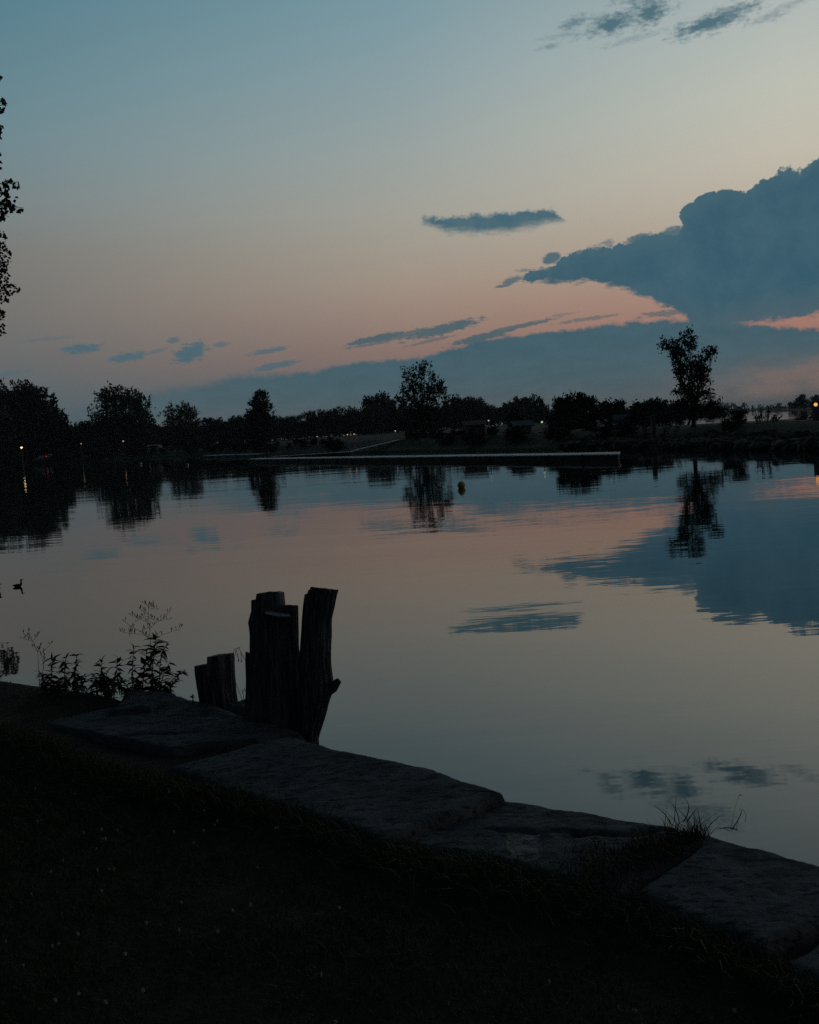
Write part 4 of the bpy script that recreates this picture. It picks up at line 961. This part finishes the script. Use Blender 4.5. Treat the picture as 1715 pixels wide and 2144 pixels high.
g.add(V, [(i * 4 + k, i * 4 + 4 + k, i * 4 + 5 + k, i * 4 + 1 + k) for i in range(59) for k in range(3)]); tag(g.build('far_shore', M_BANK), kind='structure')

# ------------------------------------------------------------------ overhanging poplar and the tree behind it, reaching in at the picture edge
HEART = leaf_mesh('poplar_leaf', M_POP, heart=True, fold=.1, droop=.12, n=5)
def fringe(label, base, crown, clusters, Yd, leaf, n_cloud, cl_size, seed, name, individual, trunk_r=.3, height=9.0):
    base = np.array(base, float); B = np.array(crown, float); B[:, :3] -= base; t = thing(name, label, 'tree', base); rr = random.Random(seed)
    V, Q = leaf_cloud(B, n_cloud, cl_size, seed, .1); link('crown', mesh_np('crown', V, Q, M_POP), t)
    mb = MB(); mb.tube([(0, 0, -.4), (0, 0, .3), (.1, .1, height * .4), (.0, .2, height * .85)], [trunk_r * 1.4, trunk_r, trunk_r * .8, trunk_r * .25], 10)
    for b in B:
        mb.tube([(.05, .1, min(height * .6, max(1, b[2] - 1.5))), tuple(b[:3] * .5 + np.array([0, 0, b[2] * .42])), tuple(b[:3])], [trunk_r * .4, trunk_r * .22, .02], 7)
    mb.build('trunk', M_BARK, t)
    lmb = MB(); pet = MB(); hv = [v.co.copy() for v in HEART.vertices]; hf = [tuple(p.vertices) for p in HEART.polygons]
    for (cx, cy, rx, ry, n, tip) in clusters:
        c0 = at(cx - rx * 1.6 - 25, cy + 12, Yd) - base; c1 = at(*tip, Yd) - base
        tw = MB(); tw.tube([c0, c0 * .5 + c1 * .5 + np.array([0, 0, .03]), c1], [.012, .007, .0025], 5); tw.build('twig', M_BARK, t)
        for k in range(n):
            a = rr.uniform(0, 6.28); q = rr.random() ** .5; p = at(cx + rx * q * math.cos(a), cy + ry * q * math.sin(a), Yd + rr.uniform(-.5, .5)) - base
            d = Vector((rr.gauss(0, .55), rr.gauss(0, .5), -rr.uniform(.1, 1.0))); s = leaf * rr.uniform(.7, 1.25)
            pm = c0 * .3 + c1 * .7 if rr.random() < .6 else c0 * .6 + c1 * .4; pet.tube([pm * .3 + p * .7, p], [.0022, .0014], 4) if individual else None
            if individual: place_leaf('leaf', HEART, p, d, s, t, rr.uniform(-1.2, 1.2))
            else:
                d.normalize(); x = d.orthogonal().normalized(); z = x.cross(d); r_ = rr.uniform(0, 6.28); x2 = x * math.cos(r_) + z * math.sin(r_); z2 = x2.cross(d)
                lmb.add([tuple(Vector(p) + (x2 * v.x + d * v.y + z2 * v.z) * s) for v in hv], hf)
    if pet.v: pet.build('petiole', M_BARK, t)['kind'] = 'stuff'
    if lmb.v: lmb.build('foliage', M_POP, t)['kind'] = 'stuff'
    return t
fringe('overhanging poplar whose heart shaped leaves reach into the picture edge against the sky', (-9.6, 12.6, .8), [(-9.6, 12.6, 9.5, 2.7, 2.7, 4.2), (-9.3, 12.8, 6.2, 2.2, 2.4, 2.0), (-9.4, 12.8, 13.5, 1.8, 1.8, 2.0)],
       [(4, 218, 13, 14, 16, (16, 220)), (-4, 163, 6, 8, 6, (1, 163)), (-3, 272, 7, 16, 9, (3, 275)), (-4, 350, 8, 18, 10, (2, 355)), (14, 388, 26, 18, 34, (40, 380)), (26, 425, 24, 18, 30, (50, 435)), (10, 420, 16, 24, 26, (20, 430)), (4, 450, 12, 10, 12, (14, 452)), (-6, 320, 8, 12, 6, (0, 322))],
       13.8, .068, 9000, .16, 501, 'poplar_tree', True)
fringe('leafy shore tree behind the poplar, showing only as a dark fringe at the picture edge', (-15.3, 28.5, .8), [(-15.6, 28.5, 7.0, 2.6, 2.6, 3.6), (-15.9, 28.5, 4.3, 2.3, 2.3, 1.9), (-15, 28.5, 11, 1.5, 1.8, 2.5)],
       [(2, 500, 12, 22, 50, (12, 505)), (6, 540, 17, 28, 110, (20, 530)), (4, 585, 14, 26, 80, (10, 590)), (24, 603, 15, 10, 40, (38, 598)), (8, 622, 12, 12, 40, (18, 625)), (2, 655, 9, 12, 30, (10, 650)), (2, 688, 10, 14, 40, (12, 695)), (0, 803, 8, 7, 16, (8, 800)), (-26, 903, 17, 30, 150, (-8, 905)), (-56, 905, 26, 36, 320, (-30, 905)), (-14, 560, 20, 70, 160, (0, 560))],
       27.5, .085, 9000, .2, 502, 'shore_tree', False, .28, 9.5)

# ------------------------------------------------------------------ floating docks and gangway
A = on(520, 968, 0); B = on(1297, 965, 0); A[2] = B[2] = 0
dv = Vector((B - A)); LEN = dv.length; dd = dv.normalized(); nn = Vector((-dd.y, dd.x, 0));  # nn points away from the camera
if nn.y < 0: nn = -nn
nn = (nn * .06 + Vector((.21, .97, 0)) * .94).normalized()   # the end is cut askew
DW = 3.4; TOP = .42
dock = thing('floating_dock', 'long low floating dock with a pale deck lying across the middle of the lake', 'dock', tuple(A))
def quadbox(p, d, n, l, w, z0, z1, name, mt, parent, bev=0):
    P = [p, p + d * l, p + d * l + n * w, p + n * w]; V = [(q.x, q.y, z0) for q in P] + [(q.x, q.y, z1) for q in P]
    mb = MB(); mb.add(V, [(3, 2, 1, 0), (4, 5, 6, 7), (0, 1, 5, 4), (1, 2, 6, 5), (2, 3, 7, 6), (3, 0, 4, 7)]); return mb.build(name, mt, parent)
nsec = 20; sl_ = LEN / nsec; Z0 = Vector((0, 0, 0))
for i in range(nsec):
    o = dd * (i * sl_)
    quadbox(o + dd * .02, dd, nn, sl_ - .04, DW, TOP - .07, TOP + random.uniform(-.008, .008), 'deck_panel', M_DECK, dock)
    quadbox(o + dd * .12 + nn * .08, dd, nn, sl_ - .24, DW - .16, -.35, TOP - .08, 'float', M_FLOAT, dock)
    for w in (0,):
        quadbox(o + dd * .0 - nn * .05, dd, nn, .1, .045, .05, TOP - .02, 'fender', M_FLOAT, dock)
for i in range(0, nsec, 3):
    p = dd * (i * sl_ + 1.0) + nn * (DW - .3); mb = MB(); mb.box(p.x - .18, p.x + .18, p.y - .05, p.y + .05, TOP + .03, TOP + .10); mb.box(p.x - .05, p.x + .05, p.y - .05, p.y + .05, TOP, TOP + .04); mb.build('cleat', M_STEEL, dock)
p = on(563, 958, .45) - A; p = Vector((p[0], p[1], 0)); mb = MB(); mb.tube([(p.x, p.y, -.6), (p.x, p.y, TOP + .95)], .13, 10); mb.build('mooring_pile', M_POST, dock)
A2 = on(575, 955, .42); B2 = on(742, 944.5, .42); A2[2] = B2[2] = 0; d2v = Vector(B2 - A2); L2 = d2v.length; d2 = d2v.normalized(); n2 = Vector((-d2.y, d2.x, 0))
if n2.x > 0: n2 = -n2
fd = thing('finger_dock', 'narrow second dock running back from the long dock to the gangway foot', 'dock', tuple(A2))
for i in range(9):
    l = L2 / 9; o = d2 * (i * l)
    quadbox(o + d2 * .02, d2, n2, l - .04, 2.0, .32, .42, 'deck_panel', M_DECK, fd); quadbox(o + d2 * .15 + n2 * .08, d2, n2, l - .3, 1.84, -.3, .31, 'float', M_FLOAT, fd)
G0 = Vector(tuple(on(738, 944, .45))); G1 = Vector(tuple(at(834, 921.5, G0.y + 3)))
gw = thing('gangway', 'sloping gangway with handrails climbing from the dock up to the far bank', 'gangway', tuple(G0))
gd = (G1 - G0); gn = Vector((-gd.y, gd.x, 0)).normalized() * .75
if gn.y < 0: gn = -gn
mb = MB(); mb.obox((0, 0, .05) , tuple(gd + Vector((0, 0, .05))), 1.4, .1); mb.build('deck', M_DECK, gw)
for s in (-1, 1):
    for hgt, r in ((1.08, .035), (.72, .022), (.38, .022)):
        mb = MB(); mb.tube([gn * s * .95 + Vector((0, 0, hgt)), gd + gn * s * .95 + Vector((0, 0, hgt))], r, 6); mb.build('handrail' if hgt > 1 else 'rail', M_STEEL, gw)
    for i in range(9):
        q = gd * (i / 8) + gn * s * .95; mb = MB(); mb.tube([q, q + Vector((0, 0, 1.08))], .028, 6); mb.build('railing_post', M_STEEL, gw)
lp = gd + gn * 1.1
mb = MB(); mb.tube([lp + Vector((0, 0, -.6)), lp + Vector((0, 0, 1.35))], .04, 6)
gl = thing('marker_light', 'tiny pale light on a post at the top of the gangway', 'light', tuple(G0 + lp)); mb = MB(); mb.tube([(0, 0, -.8), (0, 0, 1.25)], .04, 6); mb.build('post', M_STEEL, gl); mb = MB(); mb.ball((0, 0, 1.33), .09); mb.build('lamp', M_PALEL, gl)
# far low pier line at the left
A3 = on(425, 955, .3); B3 = on(535, 952, .3); d3 = Vector(B3 - A3); d3.z = 0; l3 = d3.length; d3.normalize(); pier = thing('low_pier', 'thin pale pier edge low on the water before the far treeline', 'pier', (A3[0], A3[1], 0)); n3 = Vector((-d3.y, d3.x, 0)); n3 = n3 if n3.y > 0 else -n3
quadbox(Z0, d3, n3, l3, 1.6, .32, .42, 'deck', M_DECK, pier)
for i in range(6):
    q = d3 * (l3 * (i + .5) / 6) + n3 * .8; mb = MB(); mb.tube([(q.x, q.y, -.8), (q.x, q.y, .32)], .1, 8); mb.build('pile', M_POST, pier)

# ------------------------------------------------------------------ buoys and ducks
bp = on(966.5, 1022, 0); buoy = thing('buoy', 'round yellow mooring buoy floating in front of the long dock', 'buoy', (bp[0], bp[1], 0))
R_ = 8.3 * bp[1] / F; mb = MB(); mb.ball((0, 0, R_ * .72), R_, seg=24, rings=16); mb.build('float', M_YEL, buoy, smooth=True)
mb = MB(); mb.tube([(0, 0, R_ * 1.70), (0, 0, R_ * 1.84)], R_ * .14, 8); mb.build('lifting_eye', M_STEEL, buoy)
for (x, y, lb) in ((295, 970, 'small white marker float far off, closer to the big round crowned tree'), (393, 972.5, 'small white marker float below the twin topped tree')):
    q = on(x, y + 2, 0); t = thing('marker_float', lb, 'buoy', (q[0], q[1], 0), 'white marker floats'); rr_ = 2.6 * q[1] / F; mb = MB(); mb.ball((0, 0, rr_ * .6), rr_, seg=10, rings=7); mb.build('float', M_WHITE, t, smooth=True); mb = MB(); mb.tube([(0, 0, rr_ * 1.5), (0, 0, rr_ * 2.1)], rr_ * .12, 6); mb.build('staff', M_STEEL, t)
def duck(label, px, py, unit, face=1, headlow=False):
    q = on(px, py, 0); s = unit * q[1] / F          # s = metres per 1 photo pixel at that distance
    t = thing('duck', label, 'duck', (q[0], q[1], 0), 'ducks on the lake')
    # one continuous body: spine chain grown with a skin
    ch = [(-11.5, 0, 3.4, .9), (-9, 0, 3.2, 2.0), (-5, 0, 2.6, 4.2), (0, 0, 2.4, 4.8), (4.5, 0, 2.8, 4.2), (7.2, 0, 5.0, 2.7), (7.6, 0, 9.0, 1.75), (7.5, 0, 12.5, 1.7), (8.3, 0, 14.8, 2.3), (10, 0, 14.8, 1.6)]
    me = bpy.data.meshes.new('body'); me.from_pydata([(c[0] * s * face, c[1], c[2] * s) for c in ch], [(i, i + 1) for i in range(len(ch) - 1)], [])
    o = link('body', me, t); me.materials.append(M_DUCK)
    sk = o.modifiers.new('skin', 'SKIN'); sv = me.skin_vertices[0].data
    for i, c in enumerate(ch): sv[i].radius = (c[3] * s, c[3] * s * (1.0 if i > 4 else .8))
    sv[3].use_root = True
    ss = o.modifiers.new('sub', 'SUBSURF'); ss.levels = 2; ss.render_levels = 2
    mb = MB(); V = [(10.6, -.8, 15.2), (10.6, .8, 15.2), (10.6, .8, 14.0), (10.6, -.8, 14.0), (13.6, -.65, 14.3), (13.6, .65, 14.3), (13.6, .6, 13.8), (13.6, -.6, 13.8)]
    mb.add([(v[0] * s * face, v[1] * s, v[2] * s) for v in V], [(0, 1, 2, 3), (7, 6, 5, 4), (0, 4, 5, 1), (1, 5, 6, 2), (2, 6, 7, 3), (3, 7, 4, 0)]); mb.build('bill', M_BILL, t)
    for sd_ in (-1, 1):
        mb = MB(); mb.tube([(-8.5 * s * face, sd_ * 2.3 * s, 4.6 * s), (-3 * s * face, sd_ * 4.0 * s, 4.4 * s), (3 * s * face, sd_ * 3.9 * s, 4.0 * s)], [.3 * s, 1.3 * s, .9 * s], 8); mb.build('wing', M_DUCK, t, smooth=True)
        mb = MB(); mb.ball((9.0 * s * face, sd_ * 2.0 * s, 15.4 * s), .35 * s, seg=6, rings=4); mb.build('eye', M_GLASS, t)
    return t
duck('slender dark duck with upright neck swimming alone on the lake', 37.5, 1228.5, 1.0)
duck('dark duck half cut off by the picture edge, trailing the slender one', -8, 1238, 1.0)

# ------------------------------------------------------------------ lamps and small things on the far bank
def lamp(label, px, py, Yd, mt, r_px, name='street_lamp', cat='street lamp', group='lit lamps among the far trees', pole=True):
    p = at(px, py, Yd); z = gz(p[0], p[1]); h = p[2] - z; t = thing(name, label, cat, (p[0], p[1], z), group); r = r_px * Yd / F
    mb = MB(); mb.tube([(0, 0, -.2), (0, 0, .25), (0, 0, h - r * 1.1)], [.09, .07, .045], 8); mb.build('pole', M_STEEL, t)
    mb = MB(); mb.tube([(0, 0, h + r * .7), (0, 0, h + r * 1.25)], [r * 1.25, r * .35], 12); mb.build('cap', M_STEEL, t)
    mb = MB(); mb.ball((0, 0, h), r, seg=12, rings=8); mb.build('globe', mt, t, smooth=True); return t
lamp('yellowish street lamp lit under the bulky tree group at the picture edge', 45, 937, 283, M_WARM2, 2.0)
lamp('faint street lamp below the dip beside the big round crowned tree', 170, 929, 290, M_WARM, 1.2)
lamp('small reddish street lamp at the foot of the big round crowned tree', 258, 923.5, 296, M_WARM, 1.5)
lamp('faint lamp low in the shrubs left of the paired lamps', 664, 914, 149, M_WARM, 1.0)
lamp('first of two paired warm lamps behind the gangway', 727.5, 910, 139, M_WARM, 1.4)
lamp('second of two paired warm lamps, nearer the gangway rail', 741.5, 909, 139, M_WARM, 1.4)
lamp('white point lamp past the tall ragged tree', 1023, 880.5, 108, M_PALEL, 1.5)
lamp('greenish lamp lit near the pale shelter on the far bank', 1135, 883.5, 98, M_COOL, 2.0)
# stone lamp pillar on the spit
p = at(1708, 847, 66); z = gz(p[0], p[1]); t = thing('lamp_pillar', 'stout pillar with a glowing orange lamp on top beside the spit path', 'lamp', (p[0], p[1], z)); h = p[2] - z; r = 3.7 * 66 / F
mb = MB(); mb.box(-.17, .17, -.17, .17, -.2, h - r * 1.3); mb.build('pillar', M_POST, t)
mb = MB(); mb.box(-.21, .21, -.21, .21, h - r * 1.29, h - r * 1.02); mb.build('capstone', M_ROCK, t)
mb = MB(); mb.ball((0, 0, h), r, seg=16, rings=10); mb.build('globe', M_ORANGE, t, smooth=True)
p = at(1367.5, 881, 76); z = gz(p[0], p[1]); t = thing('wooden_post', 'stubby square post standing by the path before the lone forked tree', 'post', (p[0], p[1], z)); hp = at(1367.5, 869.5, 76)[2] - z
mb = MB(); mb.box(-.16, .16, -.16, .16, -.2, hp - .08); mb.build('shaft', M_POST, t); mb = MB(); mb.add([(-.2, -.2, hp - .08), (.2, -.2, hp - .08), (.2, .2, hp - .08), (-.2, .2, hp - .08), (0, 0, hp + .05)], [(3, 2, 1, 0), (0, 1, 4), (1, 2, 4), (2, 3, 4), (3, 0, 4)]); mb.build('cap', M_POST, t)
# pale garden chairs on the grass
def chair(label, px, Yd, rz):
    p = at(px, 880, Yd); z = gz(p[0], p[1]); t = thing('garden_chair', label, 'chair', (p[0], p[1], z), 'pale garden chairs on the far grass'); t.rotation_euler = (0, 0, rz)
    mb = MB(); mb.add([(-.35, -.3, .38), (.35, -.3, .38), (.35, .35, .30), (-.35, .35, .30), (-.35, -.3, .33), (.35, -.3, .33), (.35, .35, .25), (-.35, .35, .25)], [(0, 1, 2, 3), (7, 6, 5, 4), (0, 4, 5, 1), (1, 5, 6, 2), (2, 6, 7, 3), (3, 7, 4, 0)]); mb.build('seat', M_WHITE, t)
    mb = MB(); mb.add([(-.33, .30, .25), (.33, .30, .25), (.33, .68, 1.05), (-.33, .68, 1.05), (-.33, .35, .25), (.33, .35, .25), (.33, .73, 1.05), (-.33, .73, 1.05)], [(0, 1, 2, 3), (7, 6, 5, 4), (0, 4, 5, 1), (1, 5, 6, 2), (2, 6, 7, 3), (3, 7, 4, 0)]); mb.build('backrest', M_WHITE, t)
    for sx in (-.4, .4):
        mb = MB(); mb.box(sx - .06, sx + .06, -.4, .5, .55, .59); mb.build('armrest', M_WHITE, t); mb = MB(); mb.box(sx - .03, sx + .03, -.36, -.28, 0, .55); mb.box(sx - .03, sx + .03, .4, .48, 0, .55); mb.build('leg', M_WHITE, t)
chair('pale garden chair on the far grass, nearer the bushy tree', 1262, 106, 1.9)
chair('pale garden chair on the far grass, nearer the low rounded tree', 1280, 106, 1.6)
chair('pale garden chair standing alone close to the pale roofed house', 1313, 112, 1.2)
def house(label, px, base_py, Yd, w, d, h, rh, wallm, roofm, rz=0.0, name='shed', cat='building', win=1):
    p = at(px, base_py, Yd); z = gz(p[0], p[1]) - .05; t = thing(name, label, cat, (p[0], p[1], z)); t.rotation_euler = (0, 0, rz)
    mb = MB(); mb.add([(-w, -d, 0), (w, -d, 0), (w, d, 0), (-w, d, 0), (-w, -d, h), (w, -d, h), (w, d, h), (-w, d, h), (-w, 0, h + rh), (w, 0, h + rh)], [(0, 1, 5, 4), (2, 3, 7, 6), (1, 2, 6, 9, 5), (3, 0, 4, 8, 7)]); mb.build('wall', wallm, t)
    e = .3; mb = MB()
    for s in (-1, 1):
        P = [(-w - e, 0, h + rh + .03), (w + e, 0, h + rh + .03), (w + e, s * (d + e), h - rh * e / d + .03), (-w - e, s * (d + e), h - rh * e / d + .03)]; P += [(a, b, c + .12) for a, b, c in P]
        mb.add(P, [(0, 1, 2, 3), (7, 6, 5, 4), (0, 4, 5, 1), (1, 5, 6, 2), (2, 6, 7, 3), (3, 7, 4, 0)])
    mb.build('roof', roofm, t)
    mb = MB(); mb.box(-.45, .45, -d - .04, -d - .005, .02, 2.0 if h > 2.1 else h * .85); mb.build('door', M_POST, t)
    for k in range(win):
        xw = (-.6 + 1.2 * k) * w; mb = MB(); mb.box(xw - .35, xw + .35, -d - .035, -d - .006, h * .45, h * .8); wd = mb.build('window', M_WHITE, t); mb = MB(); mb.box(xw - .28, xw + .28, -d - .05, -d - .036, h * .5, h * .75); mb.build('pane', M_GLASS, wd)
    return t
house('pale walled hut half hidden by shrubs past the tall ragged tree', 992, 890, 116, 1.2, 1.0, 1.4, .4, M_WALLP, M_POST, .1, 'hut')
house('small shelter with a pale bluish roof beside the greenish lamp', 1091, 888, 104, .9, .8, 1.0, .4, M_POST, M_ROOF, .2, 'shelter')
house('house with a pale sloping roof peeking between two low trees', 1306, 872, 112, 1.0, .9, 1.0, .5, M_POST, M_ROOF, -.15, 'house', win=2)
def car(label, px, py, Yd, paint, rz, tail=False, van=False):
    p = at(px, py, Yd); z = gz(p[0], p[1]); t = thing('parked_van' if van else 'parked_car', label, 'van' if van else 'car', (p[0], p[1], z), None); t.rotation_euler = (0, 0, rz)
    prof = [(-2.2, .35), (-2.25, .7), (-2.1, .95), (-1.6, 1.0), (-1.2, 1.45), (.5, 1.48), (1.15, 1.02), (2.0, .88), (2.2, .6), (2.15, .33)] if not van else [(-2.4, .4), (-2.4, 1.9), (-2.2, 2.05), (1.2, 2.05), (1.9, 1.2), (2.4, 1.05), (2.45, .4)]
    mb = MB(); n = len(prof)
    V = [(x, -.86 + (.12 if zz > 1.1 else 0), zz) for x, zz in prof] + [(x, .86 - (.12 if zz > 1.1 else 0), zz) for x, zz in prof]
    mb.add(V, [tuple(range(n)), tuple(range(2 * n - 1, n - 1, -1))] + [(i, i + n, (i + 1) % n + n, (i + 1) % n) for i in range(n)]); mb.build('body', paint, t)
    for s in (-1, 1):
        y0 = s * (.76 if not van else .745); mb = MB(); zz = (1.05, 1.38) if not van else (1.25, 1.8)
        mb.add([(-1.25, y0 * 1.09, zz[0]), (.85, y0 * 1.09, zz[0]), (.42, y0 * 1.02, zz[1]), (-1.05, y0 * 1.02, zz[1])], [(0, 1, 2, 3)]); mb.build('side_window', M_GLASS, t)
        for xw in (-1.35, 1.35):
            mb = MB(); mb.tube([(xw, s * .70, .32), (xw, s * .90, .32)], .32, 14); wh = mb.build('wheel', M_TYRE, t); mb = MB(); mb.tube([(xw, s * .895, .32), (xw, s * .91, .32)], .19, 12); mb.build('rim', M_STEEL, wh)
        mb = MB(); mb.box(-2.3, -2.2, s * .6 - .18, s * .6 + .18, .7, .86) if not van else mb.box(-2.45, -2.38, s * .7 - .1, s * .7 + .1, .8, 1.2); mb.build('tail_light', M_TAIL if tail else mat('dull_red_lens', (.2, .01, .01), .3, .1, 3, spec=.5), t)
        mb = MB(); mb.box(2.12, 2.22, s * .6 - .18, s * .6 + .18, .6, .74); mb.build('headlight', M_GLASS, t)
    return t
car('parked pale car with glowing red tail light under the far trees', 104, 955, 305, M_CAR, 1.2, True)
car('parked pale car standing beside the one with the red tail light', 90, 955, 304, M_CARW, 1.35)
car('parked grey car nearest the picture edge under the far trees', 79, 956, 303, M_CAR, 1.5)
car('white van parked between the big round and the twin topped trees', 327, 938, 275, M_CARW, .4, van=True)

# ------------------------------------------------------------------ evening haze: one even volume over lake, banks and camera
hz = MB(); hz.box(-4600, 4600, -120, 4600, -2.2, 34); hm = bpy.data.materials.new('evening_air'); hm.use_nodes = True; hm.node_tree.nodes.clear(); T = NT(hm.node_tree)
pv = T.n('ShaderNodeVolumePrincipled'); pv.inputs['Color'].default_value = (.86, .93, 1, 1); pv.inputs['Density'].default_value = HAZE
o = T.n('ShaderNodeOutputMaterial'); hm.node_tree.links.new(pv.outputs[0], o.inputs['Volume'])
hm.cycles.homogeneous_volume = True
tag(hz.build('haze', hm), 'thin evening haze over the lake', 'haze', kind='stuff')

bpy.context.view_layer.update()
